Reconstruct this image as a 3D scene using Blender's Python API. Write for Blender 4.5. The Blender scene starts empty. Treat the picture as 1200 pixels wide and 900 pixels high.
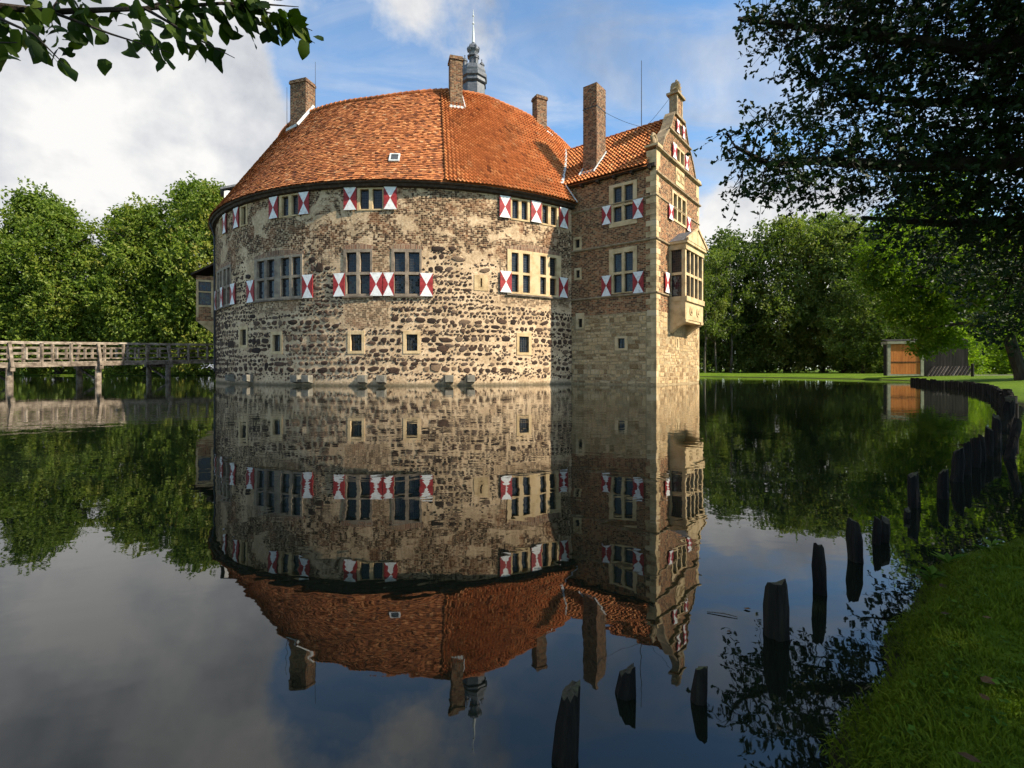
import bpy, bmesh, math, random
import numpy as np
from mathutils import Vector, Matrix, Euler
random.seed(7); rng = np.random.default_rng(7)
SC = bpy.context.scene; COL = SC.collection
R_ = math.radians

# ------------------------------------------------------------------ camera, sky, sun, exposure
cam = bpy.data.cameras.new("camera"); camo = bpy.data.objects.new("camera", cam); COL.objects.link(camo)
camo.location = (0, 0, 1.0); camo.rotation_euler = (R_(90), 0, 0)
cam.sensor_width = 36; cam.lens = 17.4; cam.shift_y = -18 / 1200; cam.clip_start = 0.05; cam.clip_end = 3000
SC.camera = camo
SUN_EL = R_(40); SUN_AZ = math.atan2(0.92, -0.385)
SDIR = Vector((math.sin(SUN_AZ) * math.cos(SUN_EL), math.cos(SUN_AZ) * math.cos(SUN_EL), math.sin(SUN_EL)))
sl = bpy.data.lights.new("sun", 'SUN'); sl.energy = 5.0; sl.angle = R_(0.5); sl.color = (1.0, 0.89, 0.72)
so = bpy.data.objects.new("sun", sl); COL.objects.link(so)
so.rotation_euler = SDIR.to_track_quat('Z', 'Y').to_euler(); so.location = (60, -40, 60)
SC.view_settings.view_transform = 'Standard'; SC.view_settings.look = 'None'
SC.view_settings.exposure = 0.88; SC.view_settings.gamma = 1; SC.view_settings.use_curve_mapping = False
SC.render.engine = 'CYCLES'
SC.cycles.use_denoising = True; SC.cycles.use_adaptive_sampling = True; SC.cycles.adaptive_threshold = 0.02
SC.cycles.max_bounces = 5; SC.cycles.diffuse_bounces = 2; SC.cycles.glossy_bounces = 3; SC.cycles.transmission_bounces = 2; SC.cycles.sample_clamp_indirect = 6

def nd(nt, typ, **kw):
    n = nt.nodes.new(typ)
    for k, v in kw.items():
        if k[0] == 'i' and k[1:].isdigit(): n.inputs[int(k[1:])].default_value = v
        elif k in n.inputs: n.inputs[k].default_value = v
        else: setattr(n, k, v)
    return n
def lk(nt, a, b): nt.links.new(a, b)
def mth(nt, op, a, b=None, c=None, clamp=False):
    n = nt.nodes.new('ShaderNodeMath'); n.operation = op; n.use_clamp = clamp
    for i, v in enumerate((a, b, c)):
        if v is None: continue
        if isinstance(v, (int, float)): n.inputs[i].default_value = v
        else: nt.links.new(v, n.inputs[i])
    return n.outputs[0]
def sstep(nt, v, a, b):
    n = nt.nodes.new('ShaderNodeMapRange'); n.interpolation_type = 'SMOOTHSTEP'
    nt.links.new(v, n.inputs[0]); n.inputs[1].default_value = a; n.inputs[2].default_value = b
    return n.outputs[0]
def mixc(nt, f, a, b, mode='MIX'):
    n = nt.nodes.new('ShaderNodeMix'); n.data_type = 'RGBA'; n.blend_type = mode
    if isinstance(f, (int, float)): n.inputs[0].default_value = f
    else: nt.links.new(f, n.inputs[0])
    for i, v in ((6, a), (7, b)):
        if isinstance(v, tuple): n.inputs[i].default_value = (*v, 1) if len(v) == 3 else v
        else: nt.links.new(v, n.inputs[i])
    return n.outputs[2]
def ramp(nt, f, stops, interp='LINEAR'):
    n = nt.nodes.new('ShaderNodeValToRGB'); n.color_ramp.interpolation = interp
    e = n.color_ramp.elements
    while len(e) < len(stops): e.new(0.5)
    for i, (p, c) in enumerate(stops): e[i].position = p; e[i].color = (*c, 1)
    nt.links.new(f, n.inputs[0]); return n.outputs[0]
def noise(nt, vec, scale, detail=5, rough=0.55, dist=0.0):
    n = nd(nt, 'ShaderNodeTexNoise', Scale=scale, Detail=detail, Roughness=rough, Distortion=dist)
    if vec is not None: nt.links.new(vec, n.inputs['Vector'])
    return n.outputs['Fac']

# sky: Nishita with a broken layer of cumulus
W = bpy.data.worlds.new("World"); SC.world = W; W.use_nodes = True
W.cycles.sampling_method = 'MANUAL'; W.cycles.sample_map_resolution = 256
nt = W.node_tree; nt.nodes.clear()
out = nd(nt, 'ShaderNodeOutputWorld')
sky = nd(nt, 'ShaderNodeTexSky', sky_type='NISHITA', sun_disc=False, sun_elevation=SUN_EL, sun_rotation=SUN_AZ,
         altitude=50, air_density=1.0, dust_density=0.2, ozone_density=3.0)
tc = nd(nt, 'ShaderNodeTexCoord')
sep = nd(nt, 'ShaderNodeSeparateXYZ'); lk(nt, tc.outputs['Generated'], sep.inputs[0])
zz = mth(nt, 'ADD', mth(nt, 'ABSOLUTE', sep.outputs[2]), 0.22)
cmb = nd(nt, 'ShaderNodeCombineXYZ')
lk(nt, mth(nt, 'DIVIDE', sep.outputs[0], zz), cmb.inputs[0]); lk(nt, mth(nt, 'DIVIDE', sep.outputs[1], zz), cmb.inputs[1])
cmb.inputs[2].default_value = 3.1
nA = noise(nt, cmb.outputs[0], 1.15, 7, 0.60, 0.25)
nB = noise(nt, tc.outputs['Generated'], 5.5, 7, 0.56, 0.15)
nn = mth(nt, 'ADD', mth(nt, 'MULTIPLY', nA, 0.62), mth(nt, 'MULTIPLY', nB, 0.38))
def lobe(d, deg, amp):
    d = Vector(d).normalized()
    dp = nd(nt, 'ShaderNodeVectorMath', operation='DOT_PRODUCT'); lk(nt, tc.outputs['Generated'], dp.inputs[0]); dp.inputs[1].default_value = d
    return mth(nt, 'MULTIPLY', sstep(nt, dp.outputs['Value'], math.cos(R_(deg)), 1.0), amp)
bias = nn
for d, deg, amp in (((-1.0, 1, .36), 30, .34), ((-.66, 1, .30), 20, .22), ((-.95, 1, .8), 24, .12), ((.50, 1, .24), 12, .26), ((-.33, 1, .62), 9, -.08),
                    ((.38, 1, .60), 22, -.13), ((-.06, 1, .55), 16, -.03), ((-.12, 1, .9), 18, .05), ((-.44, 1, .50), 10, -.22), ((-.75, 1, .62), 10, -.06)):
    bias = mth(nt, 'ADD', bias, lobe(d, deg, amp))
mpw = nd(nt, 'ShaderNodeMapping'); lk(nt, cmb.outputs[0], mpw.inputs[0]); mpw.inputs['Rotation'].default_value = (0, 0, .5); mpw.inputs['Scale'].default_value = (.7, 1.7, 1)
cirrus = mth(nt, 'MULTIPLY', sstep(nt, noise(nt, mpw.outputs[0], 1.7, 7, .62, .6), .40, .70), .62)
cmask = mth(nt, 'MAXIMUM', sstep(nt, bias, 0.485, 0.63), cirrus)
shade = ramp(nt, mth(nt, 'ADD', mth(nt, 'MULTIPLY', noise(nt, tc.outputs['Generated'], 3.4, 7, 0.55), 0.7), mth(nt, 'MULTIPLY', nA, 0.3)),
             [(0.40, (0.42, 0.45, 0.51)), (0.485, (0.70, 0.72, 0.76)), (0.57, (1.03, 1.02, 1.0))])
bg1 = nd(nt, 'ShaderNodeBackground', Strength=0.14); lk(nt, mixc(nt, 1.0, sky.outputs[0], (.84, .99, 1.0), 'MULTIPLY'), bg1.inputs[0])
bg2 = nd(nt, 'ShaderNodeBackground', Strength=0.52); lk(nt, shade, bg2.inputs[0])
mx = nd(nt, 'ShaderNodeMixShader'); lk(nt, cmask, mx.inputs[0]); lk(nt, bg1.outputs[0], mx.inputs[1]); lk(nt, bg2.outputs[0], mx.inputs[2])
lk(nt, mx.outputs[0], out.inputs[0])

# ------------------------------------------------------------------ materials
def newmat(name):
    m = bpy.data.materials.new(name); m.use_nodes = True
    return m, m.node_tree, m.node_tree.nodes['Principled BSDF']
def attr(nt, name, out='Vector'):
    a = nd(nt, 'ShaderNodeAttribute', attribute_name=name); return a.outputs[out]
def bump(nt, b, h, strength, dist):
    n = nd(nt, 'ShaderNodeBump', Strength=strength, Distance=dist); lk(nt, h, n.inputs['Height']); lk(nt, n.outputs[0], b.inputs['Normal'])
def mk(name, stops, scale=5, detail=6, rough=.85, bmp=.4, bd=.02, tint=0.0, coord='OBJ', spec=.25, nz=1.0, stretch=None, metal=0):
    """colours picked along a ramp by noise and, where tint > 0, by the piece's own tint"""
    m, nt, b = newmat(name)
    v = nd(nt, 'ShaderNodeTexCoord').outputs['Object'] if coord == 'OBJ' else attr(nt, 'wuv')
    if stretch:
        mp = nd(nt, 'ShaderNodeMapping'); lk(nt, v, mp.inputs[0]); mp.inputs['Scale'].default_value = stretch; v = mp.outputs[0]
    f = noise(nt, v, scale, detail)
    g = mth(nt, 'ADD', mth(nt, 'MULTIPLY', mth(nt, 'SUBTRACT', f, .5), nz), .5)
    if tint: g = mth(nt, 'ADD', g, mth(nt, 'MULTIPLY', mth(nt, 'SUBTRACT', attr(nt, 'tint', 'Fac'), .5), tint))
    lk(nt, ramp(nt, g, stops), b.inputs['Base Color'])
    b.inputs['Roughness'].default_value = rough; b.inputs['Specular IOR Level'].default_value = spec; b.inputs['Metallic'].default_value = metal
    if bmp: bump(nt, b, noise(nt, v, scale * 3, 5), bmp, bd)
    return m
TRIM = mk('sandstone_trim', [(.25, (.28, .19, .10)), (.42, (.47, .335, .175)), (.6, (.60, .445, .25)), (.8, (.52, .40, .26))], 2.2, 8, .9, .5, .015, .35)
COURSE = mk('weathered_course', [(.25, (.13, .095, .058)), (.5, (.27, .20, .12)), (.75, (.42, .32, .19))], 3, 8, .9, .6, .02, .4)
TRIMD = mk('weathered_trim', [(.25, (.12, .095, .070)), (.5, (.24, .19, .14)), (.75, (.36, .29, .205))], 2.6, 8, .9, .5, .015, .5)
FIELD = mk('fieldstone', [(.05, (.024, .015, .011)), (.35, (.050, .029, .019)), (.55, (.085, .048, .030)), (.75, (.095, .066, .050)), (.95, (.20, .13, .075))], 6, 6, .85, .7, .03, .9, nz=.8)
BLOCK = mk('sandstone_block', [(.1, (.21, .125, .055)), (.35, (.41, .27, .135)), (.55, (.55, .39, .215)), (.75, (.57, .35, .14)), (.95, (.65, .51, .33))], 7, 8, .9, .9, .05, .75, nz=1.7)
def tile_mat(name, stops):
    m, nt, b = newmat(name)
    v = nd(nt, 'ShaderNodeTexCoord').outputs['Object']
    g = mth(nt, 'ADD', mth(nt, 'MULTIPLY', attr(nt, 'tint', 'Fac'), .75), mth(nt, 'MULTIPLY', noise(nt, v, .8, 5), .32))
    c = ramp(nt, g, stops)
    mos = sstep(nt, noise(nt, v, .5, 7, .75), .52, .70)
    c = mixc(nt, mth(nt, 'MULTIPLY', mos, .42), c, (.13, .075, .04))
    lk(nt, c, b.inputs['Base Color']); b.inputs['Roughness'].default_value = .8; b.inputs['Specular IOR Level'].default_value = .25
    bump(nt, b, noise(nt, v, 30, 3), .3, .01)
    return m
TILE = tile_mat('plain_tile', [(.12, (.12, .042, .020)), (.35, (.30, .098, .036)), (.6, (.46, .16, .054)), (.85, (.58, .25, .095)), (.98, (.48, .29, .16))])
PAN = tile_mat('pantile', [(.10, (.20, .065, .025)), (.32, (.48, .160, .050)), (.62, (.64, .235, .075)), (.88, (.70, .32, .12)), (.98, (.52, .31, .17))])
def brick_mat(name, c1, c2, mort, bw=.25, rh=.078, ms=.014, stain=(.05, .035, .028), plaster=None):
    m, nt, b = newmat(name)
    v = attr(nt, 'wuv')
    wob = nd(nt, 'ShaderNodeTexNoise', Scale=1.3, Detail=3); lk(nt, v, wob.inputs['Vector'])
    vm = nd(nt, 'ShaderNodeVectorMath', operation='SCALE'); lk(nt, wob.outputs['Color'], vm.inputs[0]); vm.inputs['Scale'].default_value = .06
    va = nd(nt, 'ShaderNodeVectorMath', operation='ADD'); lk(nt, v, va.inputs[0]); lk(nt, vm.outputs[0], va.inputs[1])
    bt = nd(nt, 'ShaderNodeTexBrick', Scale=1.0); lk(nt, va.outputs[0], bt.inputs['Vector'])
    bt.inputs['Color1'].default_value = (*c1, 1); bt.inputs['Color2'].default_value = (*c2, 1); bt.inputs['Mortar'].default_value = (*mort, 1)
    bt.inputs['Mortar Size'].default_value = ms; bt.inputs['Mortar Smooth'].default_value = .2; bt.inputs['Brick Width'].default_value = bw; bt.inputs['Row Height'].default_value = rh
    wn = nd(nt, 'ShaderNodeTexNoise', Scale=9, Detail=4, Roughness=.7); lk(nt, v, wn.inputs['Vector'])
    c = mixc(nt, mth(nt, 'MULTIPLY', sstep(nt, wn.outputs['Fac'], .5, .72), .55), bt.outputs['Color'], stain)
    sn = nd(nt, 'ShaderNodeVectorMath', operation='SNAP'); lk(nt, va.outputs[0], sn.inputs[0]); sn.inputs[1].default_value = (bw / 2, rh, 1)
    wnz = nd(nt, 'ShaderNodeTexWhiteNoise', noise_dimensions='2D'); lk(nt, sn.outputs[0], wnz.inputs['Vector'])
    c = mixc(nt, mth(nt, 'MULTIPLY', sstep(nt, wnz.outputs['Value'], .76, .84), .6), c, mort)
    c = mixc(nt, mth(nt, 'MULTIPLY', sstep(nt, wnz.outputs['Value'], .25, .18), .6), c, stain)
    if plaster:
        pm = sstep(nt, noise(nt, v, .55, 7, .62, .4), .55, .62)
        c = mixc(nt, mth(nt, 'MULTIPLY', pm, .8), c, plaster)
    c = mixc(nt, .35, c, ramp(nt, noise(nt, v, .5, 5), [(.3, (.40, .38, .36)), (.65, (1, 1, 1))]), 'MULTIPLY')
    lk(nt, c, b.inputs['Base Color']); b.inputs['Roughness'].default_value = .9; b.inputs['Specular IOR Level'].default_value = .2
    h = mth(nt, 'SUBTRACT', mth(nt, 'MULTIPLY', wn.outputs['Fac'], .6), mth(nt, 'MULTIPLY', bt.outputs['Fac'], .8))
    bump(nt, b, h, .7, .02)
    return m
BRICK = brick_mat('wing_brick', (.062, .028, .014), (.42, .165, .072), (.40, .27, .145), .27, .105, .017)
CHIM = brick_mat('chimney_brick', (.060, .026, .014), (.27, .115, .055), (.27, .20, .125), .26, .10, .015)
ARCH = brick_mat('arch_brick', (.22, .10, .06), (.30, .16, .10), (.40, .31, .2), .09, .3, .012)
def ring_mat():
    m, nt, b = newmat('ring_wall')
    v = attr(nt, 'wuv'); sp = nd(nt, 'ShaderNodeSeparateXYZ'); lk(nt, v, sp.inputs[0]); u, z = sp.outputs[0], sp.outputs[1]
    wob = nd(nt, 'ShaderNodeTexNoise', Scale=1.6, Detail=4); lk(nt, v, wob.inputs['Vector'])
    vm = nd(nt, 'ShaderNodeVectorMath', operation='SCALE'); lk(nt, wob.outputs['Color'], vm.inputs[0]); vm.inputs['Scale'].default_value = .22
    va = nd(nt, 'ShaderNodeVectorMath', operation='ADD'); lk(nt, v, va.inputs[0]); lk(nt, vm.outputs[0], va.inputs[1])
    bt = nd(nt, 'ShaderNodeTexBrick', Scale=1.0); lk(nt, va.outputs[0], bt.inputs['Vector'])
    bt.inputs['Color1'].default_value = (.032, .018, .012, 1); bt.inputs['Color2'].default_value = (.23, .110, .058, 1); bt.inputs['Mortar'].default_value = (.45, .32, .19, 1)
    bt.inputs['Mortar Size'].default_value = .020; bt.inputs['Mortar Smooth'].default_value = .2; bt.inputs['Brick Width'].default_value = .26; bt.inputs['Row Height'].default_value = .115
    n1 = noise(nt, v, 7, 6, .65); n2 = noise(nt, v, .38, 6, .6, .5); n3 = noise(nt, v, 1.1, 6, .6, .3); n5 = noise(nt, v, 16, 3, .6)
    mortar = ramp(nt, mth(nt, 'ADD', mth(nt, 'MULTIPLY', n1, .6), mth(nt, 'MULTIPLY', n3, .4)), [(.3, (.27, .175, .10)), (.42, (.46, .32, .19)), (.54, (.64, .47, .295)), (.68, (.76, .60, .41))])
    bc = mixc(nt, mth(nt, 'MULTIPLY', sstep(nt, n5, .55, .64), .75), bt.outputs['Color'], mortar)
    bc = mixc(nt, mth(nt, 'MULTIPLY', sstep(nt, noise(nt, v, 11, 4, .6), .56, .66), .75), bc, (.055, .036, .026))
    sn = nd(nt, 'ShaderNodeVectorMath', operation='SNAP'); lk(nt, va.outputs[0], sn.inputs[0]); sn.inputs[1].default_value = (.13, .115, 1)
    wnz = nd(nt, 'ShaderNodeTexWhiteNoise', noise_dimensions='2D'); lk(nt, sn.outputs[0], wnz.inputs['Vector'])
    bc = mixc(nt, mth(nt, 'MULTIPLY', sstep(nt, wnz.outputs['Value'], .76, .84), .75), bc, mortar)
    bc = mixc(nt, mth(nt, 'MULTIPLY', sstep(nt, wnz.outputs['Value'], .36, .28), .75), bc, (.030, .018, .012))
    red = sstep(nt, noise(nt, v, .7, 3), .54, .66)
    bc = mixc(nt, mth(nt, 'MULTIPLY', red, .35), bc, (.34, .15, .07))
    # brick above, rubble mortar below; the border wanders
    zz = mth(nt, 'ADD', z, mth(nt, 'MULTIPLY', mth(nt, 'SUBTRACT', n2, .5), 5.0))
    up = sstep(nt, zz, 7.3, 7.9)
    pl = sstep(nt, noise(nt, v, .62, 8, .62, .5), .52, .56)
    up2 = mth(nt, 'MULTIPLY', up, mth(nt, 'SUBTRACT', 1.0, mth(nt, 'MULTIPLY', pl, .9)))
    c = mixc(nt, up2, mortar, bc)
    # brick infill below the tall windows and between them
    def rect(u0, u1, z0, z1):
        e = mth(nt, 'MULTIPLY', mth(nt, 'SUBTRACT', n3, .5), 1.2)
        uu = mth(nt, 'ADD', u, e); zq = mth(nt, 'ADD', z, e)
        a = mth(nt, 'MULTIPLY', sstep(nt, uu, u0 - .06, u0 + .06), sstep(nt, uu, u1 + .06, u1 - .06))
        bb = mth(nt, 'MULTIPLY', sstep(nt, zq, z0 - .06, z0 + .06), sstep(nt, zq, z1 + .06, z1 - .06))
        return mth(nt, 'MULTIPLY', a, bb)
    for rc in ((-2.5, 0.2, 3.4, 5.3), (-.9, .3, 5, 8), (6.6, 12, 4.9, 8.9), (-9.2, -5.4, 4.4, 5.4), (2.8, 4.6, 9, 11.5)):
        c = mixc(nt, mth(nt, 'MULTIPLY', rect(*rc), .8), c, bc)
    c = mixc(nt, .6, c, ramp(nt, noise(nt, v, .8, 6, .65), [(.3, (.42, .39, .35)), (.6, (1, 1, 1))]), 'MULTIPLY')
    # tide mark above the water
    wet = mth(nt, 'MULTIPLY', sstep(nt, mth(nt, 'ADD', z, mth(nt, 'MULTIPLY', n1, .25)), .42, .14), .75)
    c = mixc(nt, wet, c, (.05, .05, .03))
    lk(nt, c, b.inputs['Base Color']); b.inputs['Roughness'].default_value = .92; b.inputs['Specular IOR Level'].default_value = .15
    h = mth(nt, 'ADD', mth(nt, 'MULTIPLY', n1, .7), mth(nt, 'MULTIPLY', mth(nt, 'MULTIPLY', bt.outputs['Fac'], up2), -.5))
    bump(nt, b, h, .8, .04)
    return m
RINGW = ring_mat()
TMORT = mk('wing_mortar', [(.3, (.20, .14, .07)), (.5, (.33, .24, .13)), (.7, (.46, .35, .2))], 6, 6, .92, .7, .03, 0, 'W')
WHITE = mk('shutter_white', [(.28, (.46, .44, .40)), (.42, (.70, .69, .66)), (.6, (.80, .80, .78))], 5, 8, .6, .1, .003)
RED = mk('shutter_red', [(.28, (.16, .02, .02)), (.45, (.27, .024, .026)), (.65, (.36, .04, .042))], 5, 8, .6, .1, .003)
DWOOD = mk('dark_eave_timber', [(.3, (.022, .015, .010)), (.55, (.055, .036, .024)), (.75, (.12, .082, .052))], 4, 5, .8, .4, .01)
LEAD = mk('lead_slate', [(.3, (.045, .05, .06)), (.6, (.10, .11, .125)), (.8, (.17, .18, .20))], 6, 5, .5, .4, .01, .3, spec=.5)
ZINC = mk('pale_lead_flashing', [(.3, (.40, .43, .44)), (.6, (.58, .61, .60)), (.8, (.66, .70, .68))], 5, 4, .6, .2, .005)
PLASTER = mk('pale_plaster', [(.3, (.50, .50, .50)), (.6, (.66, .66, .65))], 3, 4, .8, .2, .01)
IRON = mk('dark_iron', [(.3, (.02, .02, .022)), (.7, (.05, .05, .055))], 9, 3, .55, .2, .004)
CASE = mk('casement_dark', [(.3, (.018, .014, .011)), (.7, (.045, .033, .025))], 9, 3, .6, .2, .004)
GREYSTONE = mk('grey_corbel_stone', [(.3, (.11, .10, .08)), (.6, (.21, .19, .15)), (.8, (.30, .28, .23))], 5, 6, .9, .5, .02)
BRIDGE = mk('weathered_bridge_wood', [(.2, (.05, .038, .028)), (.45, (.14, .11, .082)), (.7, (.26, .21, .16)), (.95, (.40, .34, .27))], 3, 8, .92, .7, .02, .6, nz=1.6)
POSTW = mk('wet_post_wood', [(.25, (.004, .003, .0022)), (.5, (.010, .0075, .005)), (.7, (.020, .0165, .011)), (.9, (.030, .032, .011))], 14, 7, .85, 1.0, .03, .2, nz=1.5, stretch=(1, 1, .15), spec=.2)
POSTTOP = mk('mossy_post_top', [(.25, (.03, .024, .016)), (.55, (.07, .06, .035)), (.8, (.08, .095, .03))], 16, 5, .9, .8, .02)
ORANGE = mk('orange_board', [(.25, (.33, .10, .018)), (.5, (.47, .155, .028)), (.8, (.55, .20, .045))], 2, 5, .65, .25, .006, .3, stretch=(3, 3, .3))
GREYW = mk('greygreen_frame', [(.3, (.18, .19, .12)), (.7, (.33, .33, .23))], 3, 4, .8, .2, .006)
BLACKW = mk('tarred_board', [(.3, (.008, .007, .006)), (.6, (.022, .018, .015)), (.85, (.05, .04, .034))], 3, 6, .85, .4, .01, .3, stretch=(2, 2, .3))
SPLASH = mk('silvered_board', [(.3, (.06, .05, .042)), (.6, (.15, .125, .105)), (.8, (.24, .21, .18))], 4, 6, .9, .4, .01, .4, stretch=(2, 2, .4))
BARK = mk('bark', [(.25, (.014, .011, .008)), (.55, (.04, .031, .023)), (.8, (.08, .066, .05))], 5, 7, .95, .9, .05, stretch=(1, 1, .25))
BARKB = mk('pale_bark', [(.25, (.05, .045, .036)), (.55, (.10, .09, .07)), (.8, (.17, .155, .13))], 5, 7, .95, .9, .05, stretch=(1, 1, .25))
def glass_mat():
    m, nt, b = newmat('leaded_glass')
    v = attr(nt, 'wuv')
    bt = nd(nt, 'ShaderNodeTexBrick', Scale=1.0, offset=0.0); lk(nt, v, bt.inputs['Vector'])
    bt.inputs['Mortar Size'].default_value = .008; bt.inputs['Brick Width'].default_value = .125; bt.inputs['Row Height'].default_value = .15; bt.inputs['Mortar Smooth'].default_value = 0
    n = noise(nt, v, 3.5, 2)
    lk(nt, mixc(nt, bt.outputs['Fac'], (.012, .015, .018), (.05, .05, .05)), b.inputs['Base Color'])
    lk(nt, mth(nt, 'ADD', mth(nt, 'MULTIPLY', bt.outputs['Fac'], .5), .05), b.inputs['Roughness'])
    b.inputs['IOR'].default_value = 1.42
    # every quarry sits at its own slight angle
    wn = nd(nt, 'ShaderNodeTexWhiteNoise', noise_dimensions='2D')
    sn = nd(nt, 'ShaderNodeVectorMath', operation='SNAP'); lk(nt, v, sn.inputs[0]); sn.inputs[1].default_value = (.125, .15, 1)
    lk(nt, sn.outputs[0], wn.inputs['Vector'])
    sb = nd(nt, 'ShaderNodeVectorMath', operation='SUBTRACT'); lk(nt, wn.outputs['Color'], sb.inputs[0]); sb.inputs[1].default_value = (.5, .5, .5)
    sc_ = nd(nt, 'ShaderNodeVectorMath', operation='SCALE'); lk(nt, sb.outputs[0], sc_.inputs[0]); sc_.inputs['Scale'].default_value = .10
    g = nd(nt, 'ShaderNodeNewGeometry')
    ad = nd(nt, 'ShaderNodeVectorMath', operation='ADD'); lk(nt, g.outputs['Normal'], ad.inputs[0]); lk(nt, sc_.outputs[0], ad.inputs[1])
    no = nd(nt, 'ShaderNodeVectorMath', operation='NORMALIZE'); lk(nt, ad.outputs[0], no.inputs[0]); lk(nt, no.outputs[0], b.inputs['Normal'])
    return m
GLASS = glass_mat()
SKYGL = mk('skylight_glass', [(.3, (.03, .035, .04)), (.7, (.05, .055, .06))], 2, 2, .08, 0, .01, spec=.9)
def leaf_mat(name, stops, trans=.35, rough=.5, spec=.3):
    m, nt, b = newmat(name)
    v = nd(nt, 'ShaderNodeTexCoord').outputs['Object']
    g = mth(nt, 'ADD', mth(nt, 'MULTIPLY', attr(nt, 'tint', 'Fac'), .75), mth(nt, 'MULTIPLY', noise(nt, v, .35, 3), .3))
    oi = nd(nt, 'ShaderNodeObjectInfo').outputs['Random']
    g = mth(nt, 'ADD', g, mth(nt, 'MULTIPLY', mth(nt, 'SUBTRACT', oi, .5), .30))
    c = ramp(nt, g, stops); lk(nt, c, b.inputs['Base Color'])
    b.inputs['Roughness'].default_value = rough; b.inputs['Specular IOR Level'].default_value = spec
    tr = nd(nt, 'ShaderNodeBsdfTranslucent'); lk(nt, mixc(nt, 1.0, c, (1.0, 1.15, .45), 'MULTIPLY'), tr.inputs[0])
    mxs = nd(nt, 'ShaderNodeMixShader'); mxs.inputs[0].default_value = trans
    lk(nt, b.outputs[0], mxs.inputs[1]); lk(nt, tr.outputs[0], mxs.inputs[2])
    lk(nt, mxs.outputs[0], nt.nodes['Material Output'].inputs[0])
    return m
LEAF_L = leaf_mat('maple_leaf', [(.1, (.050, .085, .010)), (.45, (.115, .175, .018)), (.7, (.175, .225, .028)), (.95, (.27, .25, .045))], .42)
LEAF_R = leaf_mat('alder_leaf', [(.1, (.046, .070, .014)), (.45, (.105, .150, .026)), (.7, (.165, .210, .040)), (.95, (.24, .26, .065))], .45)
LEAF_M = leaf_mat('lime_leaf', [(.1, (.075, .13, .010)), (.45, (.155, .24, .016)), (.7, (.22, .30, .025)), (.95, (.30, .33, .05))], .6)
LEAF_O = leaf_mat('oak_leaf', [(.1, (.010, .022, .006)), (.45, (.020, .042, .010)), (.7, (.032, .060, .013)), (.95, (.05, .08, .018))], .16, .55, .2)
LEAF_B = leaf_mat('beech_leaf', [(.1, (.016, .034, .004)), (.45, (.032, .064, .006)), (.7, (.052, .090, .009)), (.95, (.085, .115, .015))], .34, .6, .15)
GRASS = leaf_mat('grass_blade', [(.1, (.036, .060, .003)), (.45, (.078, .118, .005)), (.75, (.118, .155, .008)), (.97, (.20, .17, .035))], .25, .7, .1)
WEED = leaf_mat('weed_leaf', [(.1, (.03, .07, .006)), (.6, (.07, .135, .012)), (.95, (.11, .16, .02))], .3, .7, .1)
DEADL = mk('dead_leaf', [(.2, (.03, .016, .006)), (.6, (.085, .045, .014)), (.9, (.15, .09, .03))], 20, 4, .8, .4, .004, .6)
def lawn_mat():
    m, nt, b = newmat('lawn'); v = nd(nt, 'ShaderNodeTexCoord').outputs['Object']
    g = mth(nt, 'ADD', mth(nt, 'MULTIPLY', noise(nt, v, .35, 6), .5), mth(nt, 'MULTIPLY', noise(nt, v, 9, 5, .7), .5))
    c = ramp(nt, g, [(.3, (.034, .062, .005)), (.5, (.085, .145, .008)), (.65, (.125, .19, .012)), (.8, (.16, .18, .03))])
    sp = nd(nt, 'ShaderNodeSeparateXYZ'); lk(nt, v, sp.inputs[0])
    c = mixc(nt, sstep(nt, sp.outputs[2], .10, .0), c, (.018, .014, .009))
    lk(nt, c, b.inputs['Base Color']); b.inputs['Roughness'].default_value = .9; b.inputs['Specular IOR Level'].default_value = .1
    bump(nt, b, noise(nt, v, 28, 4, .7), .9, .05); return m
LAWN = lawn_mat()
PATHM = mk('gravel_path', [(.3, (.30, .27, .22)), (.7, (.42, .38, .32))], 6, 6, .95, .4, .01)
def water_mat():
    m, nt, b = newmat('water'); v = nd(nt, 'ShaderNodeTexCoord').outputs['Object']
    b.inputs['Base Color'].default_value = (.006, .009, .005, 1); b.inputs['Roughness'].default_value = .015; b.inputs['IOR'].default_value = 1.62
    mp = nd(nt, 'ShaderNodeMapping'); lk(nt, v, mp.inputs[0]); mp.inputs['Scale'].default_value = (1.0, 1.35, 1)
    h = mth(nt, 'ADD', mth(nt, 'MULTIPLY', noise(nt, mp.outputs[0], 1.5, 3, .5, .3), .75), mth(nt, 'MULTIPLY', noise(nt, mp.outputs[0], 6.5, 2, .5), .07))
    # breeze: ruffled patches and calm ones
    br = sstep(nt, noise(nt, v, .09, 3), .40, .66)
    h = mth(nt, 'MULTIPLY', h, mth(nt, 'ADD', mth(nt, 'MULTIPLY', br, .75), .45))
    n = nd(nt, 'ShaderNodeBump', Strength=1.0, Distance=.0062); lk(nt, h, n.inputs['Height']); lk(nt, n.outputs[0], b.inputs['Normal'])
    return m
WATER = water_mat()

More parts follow.
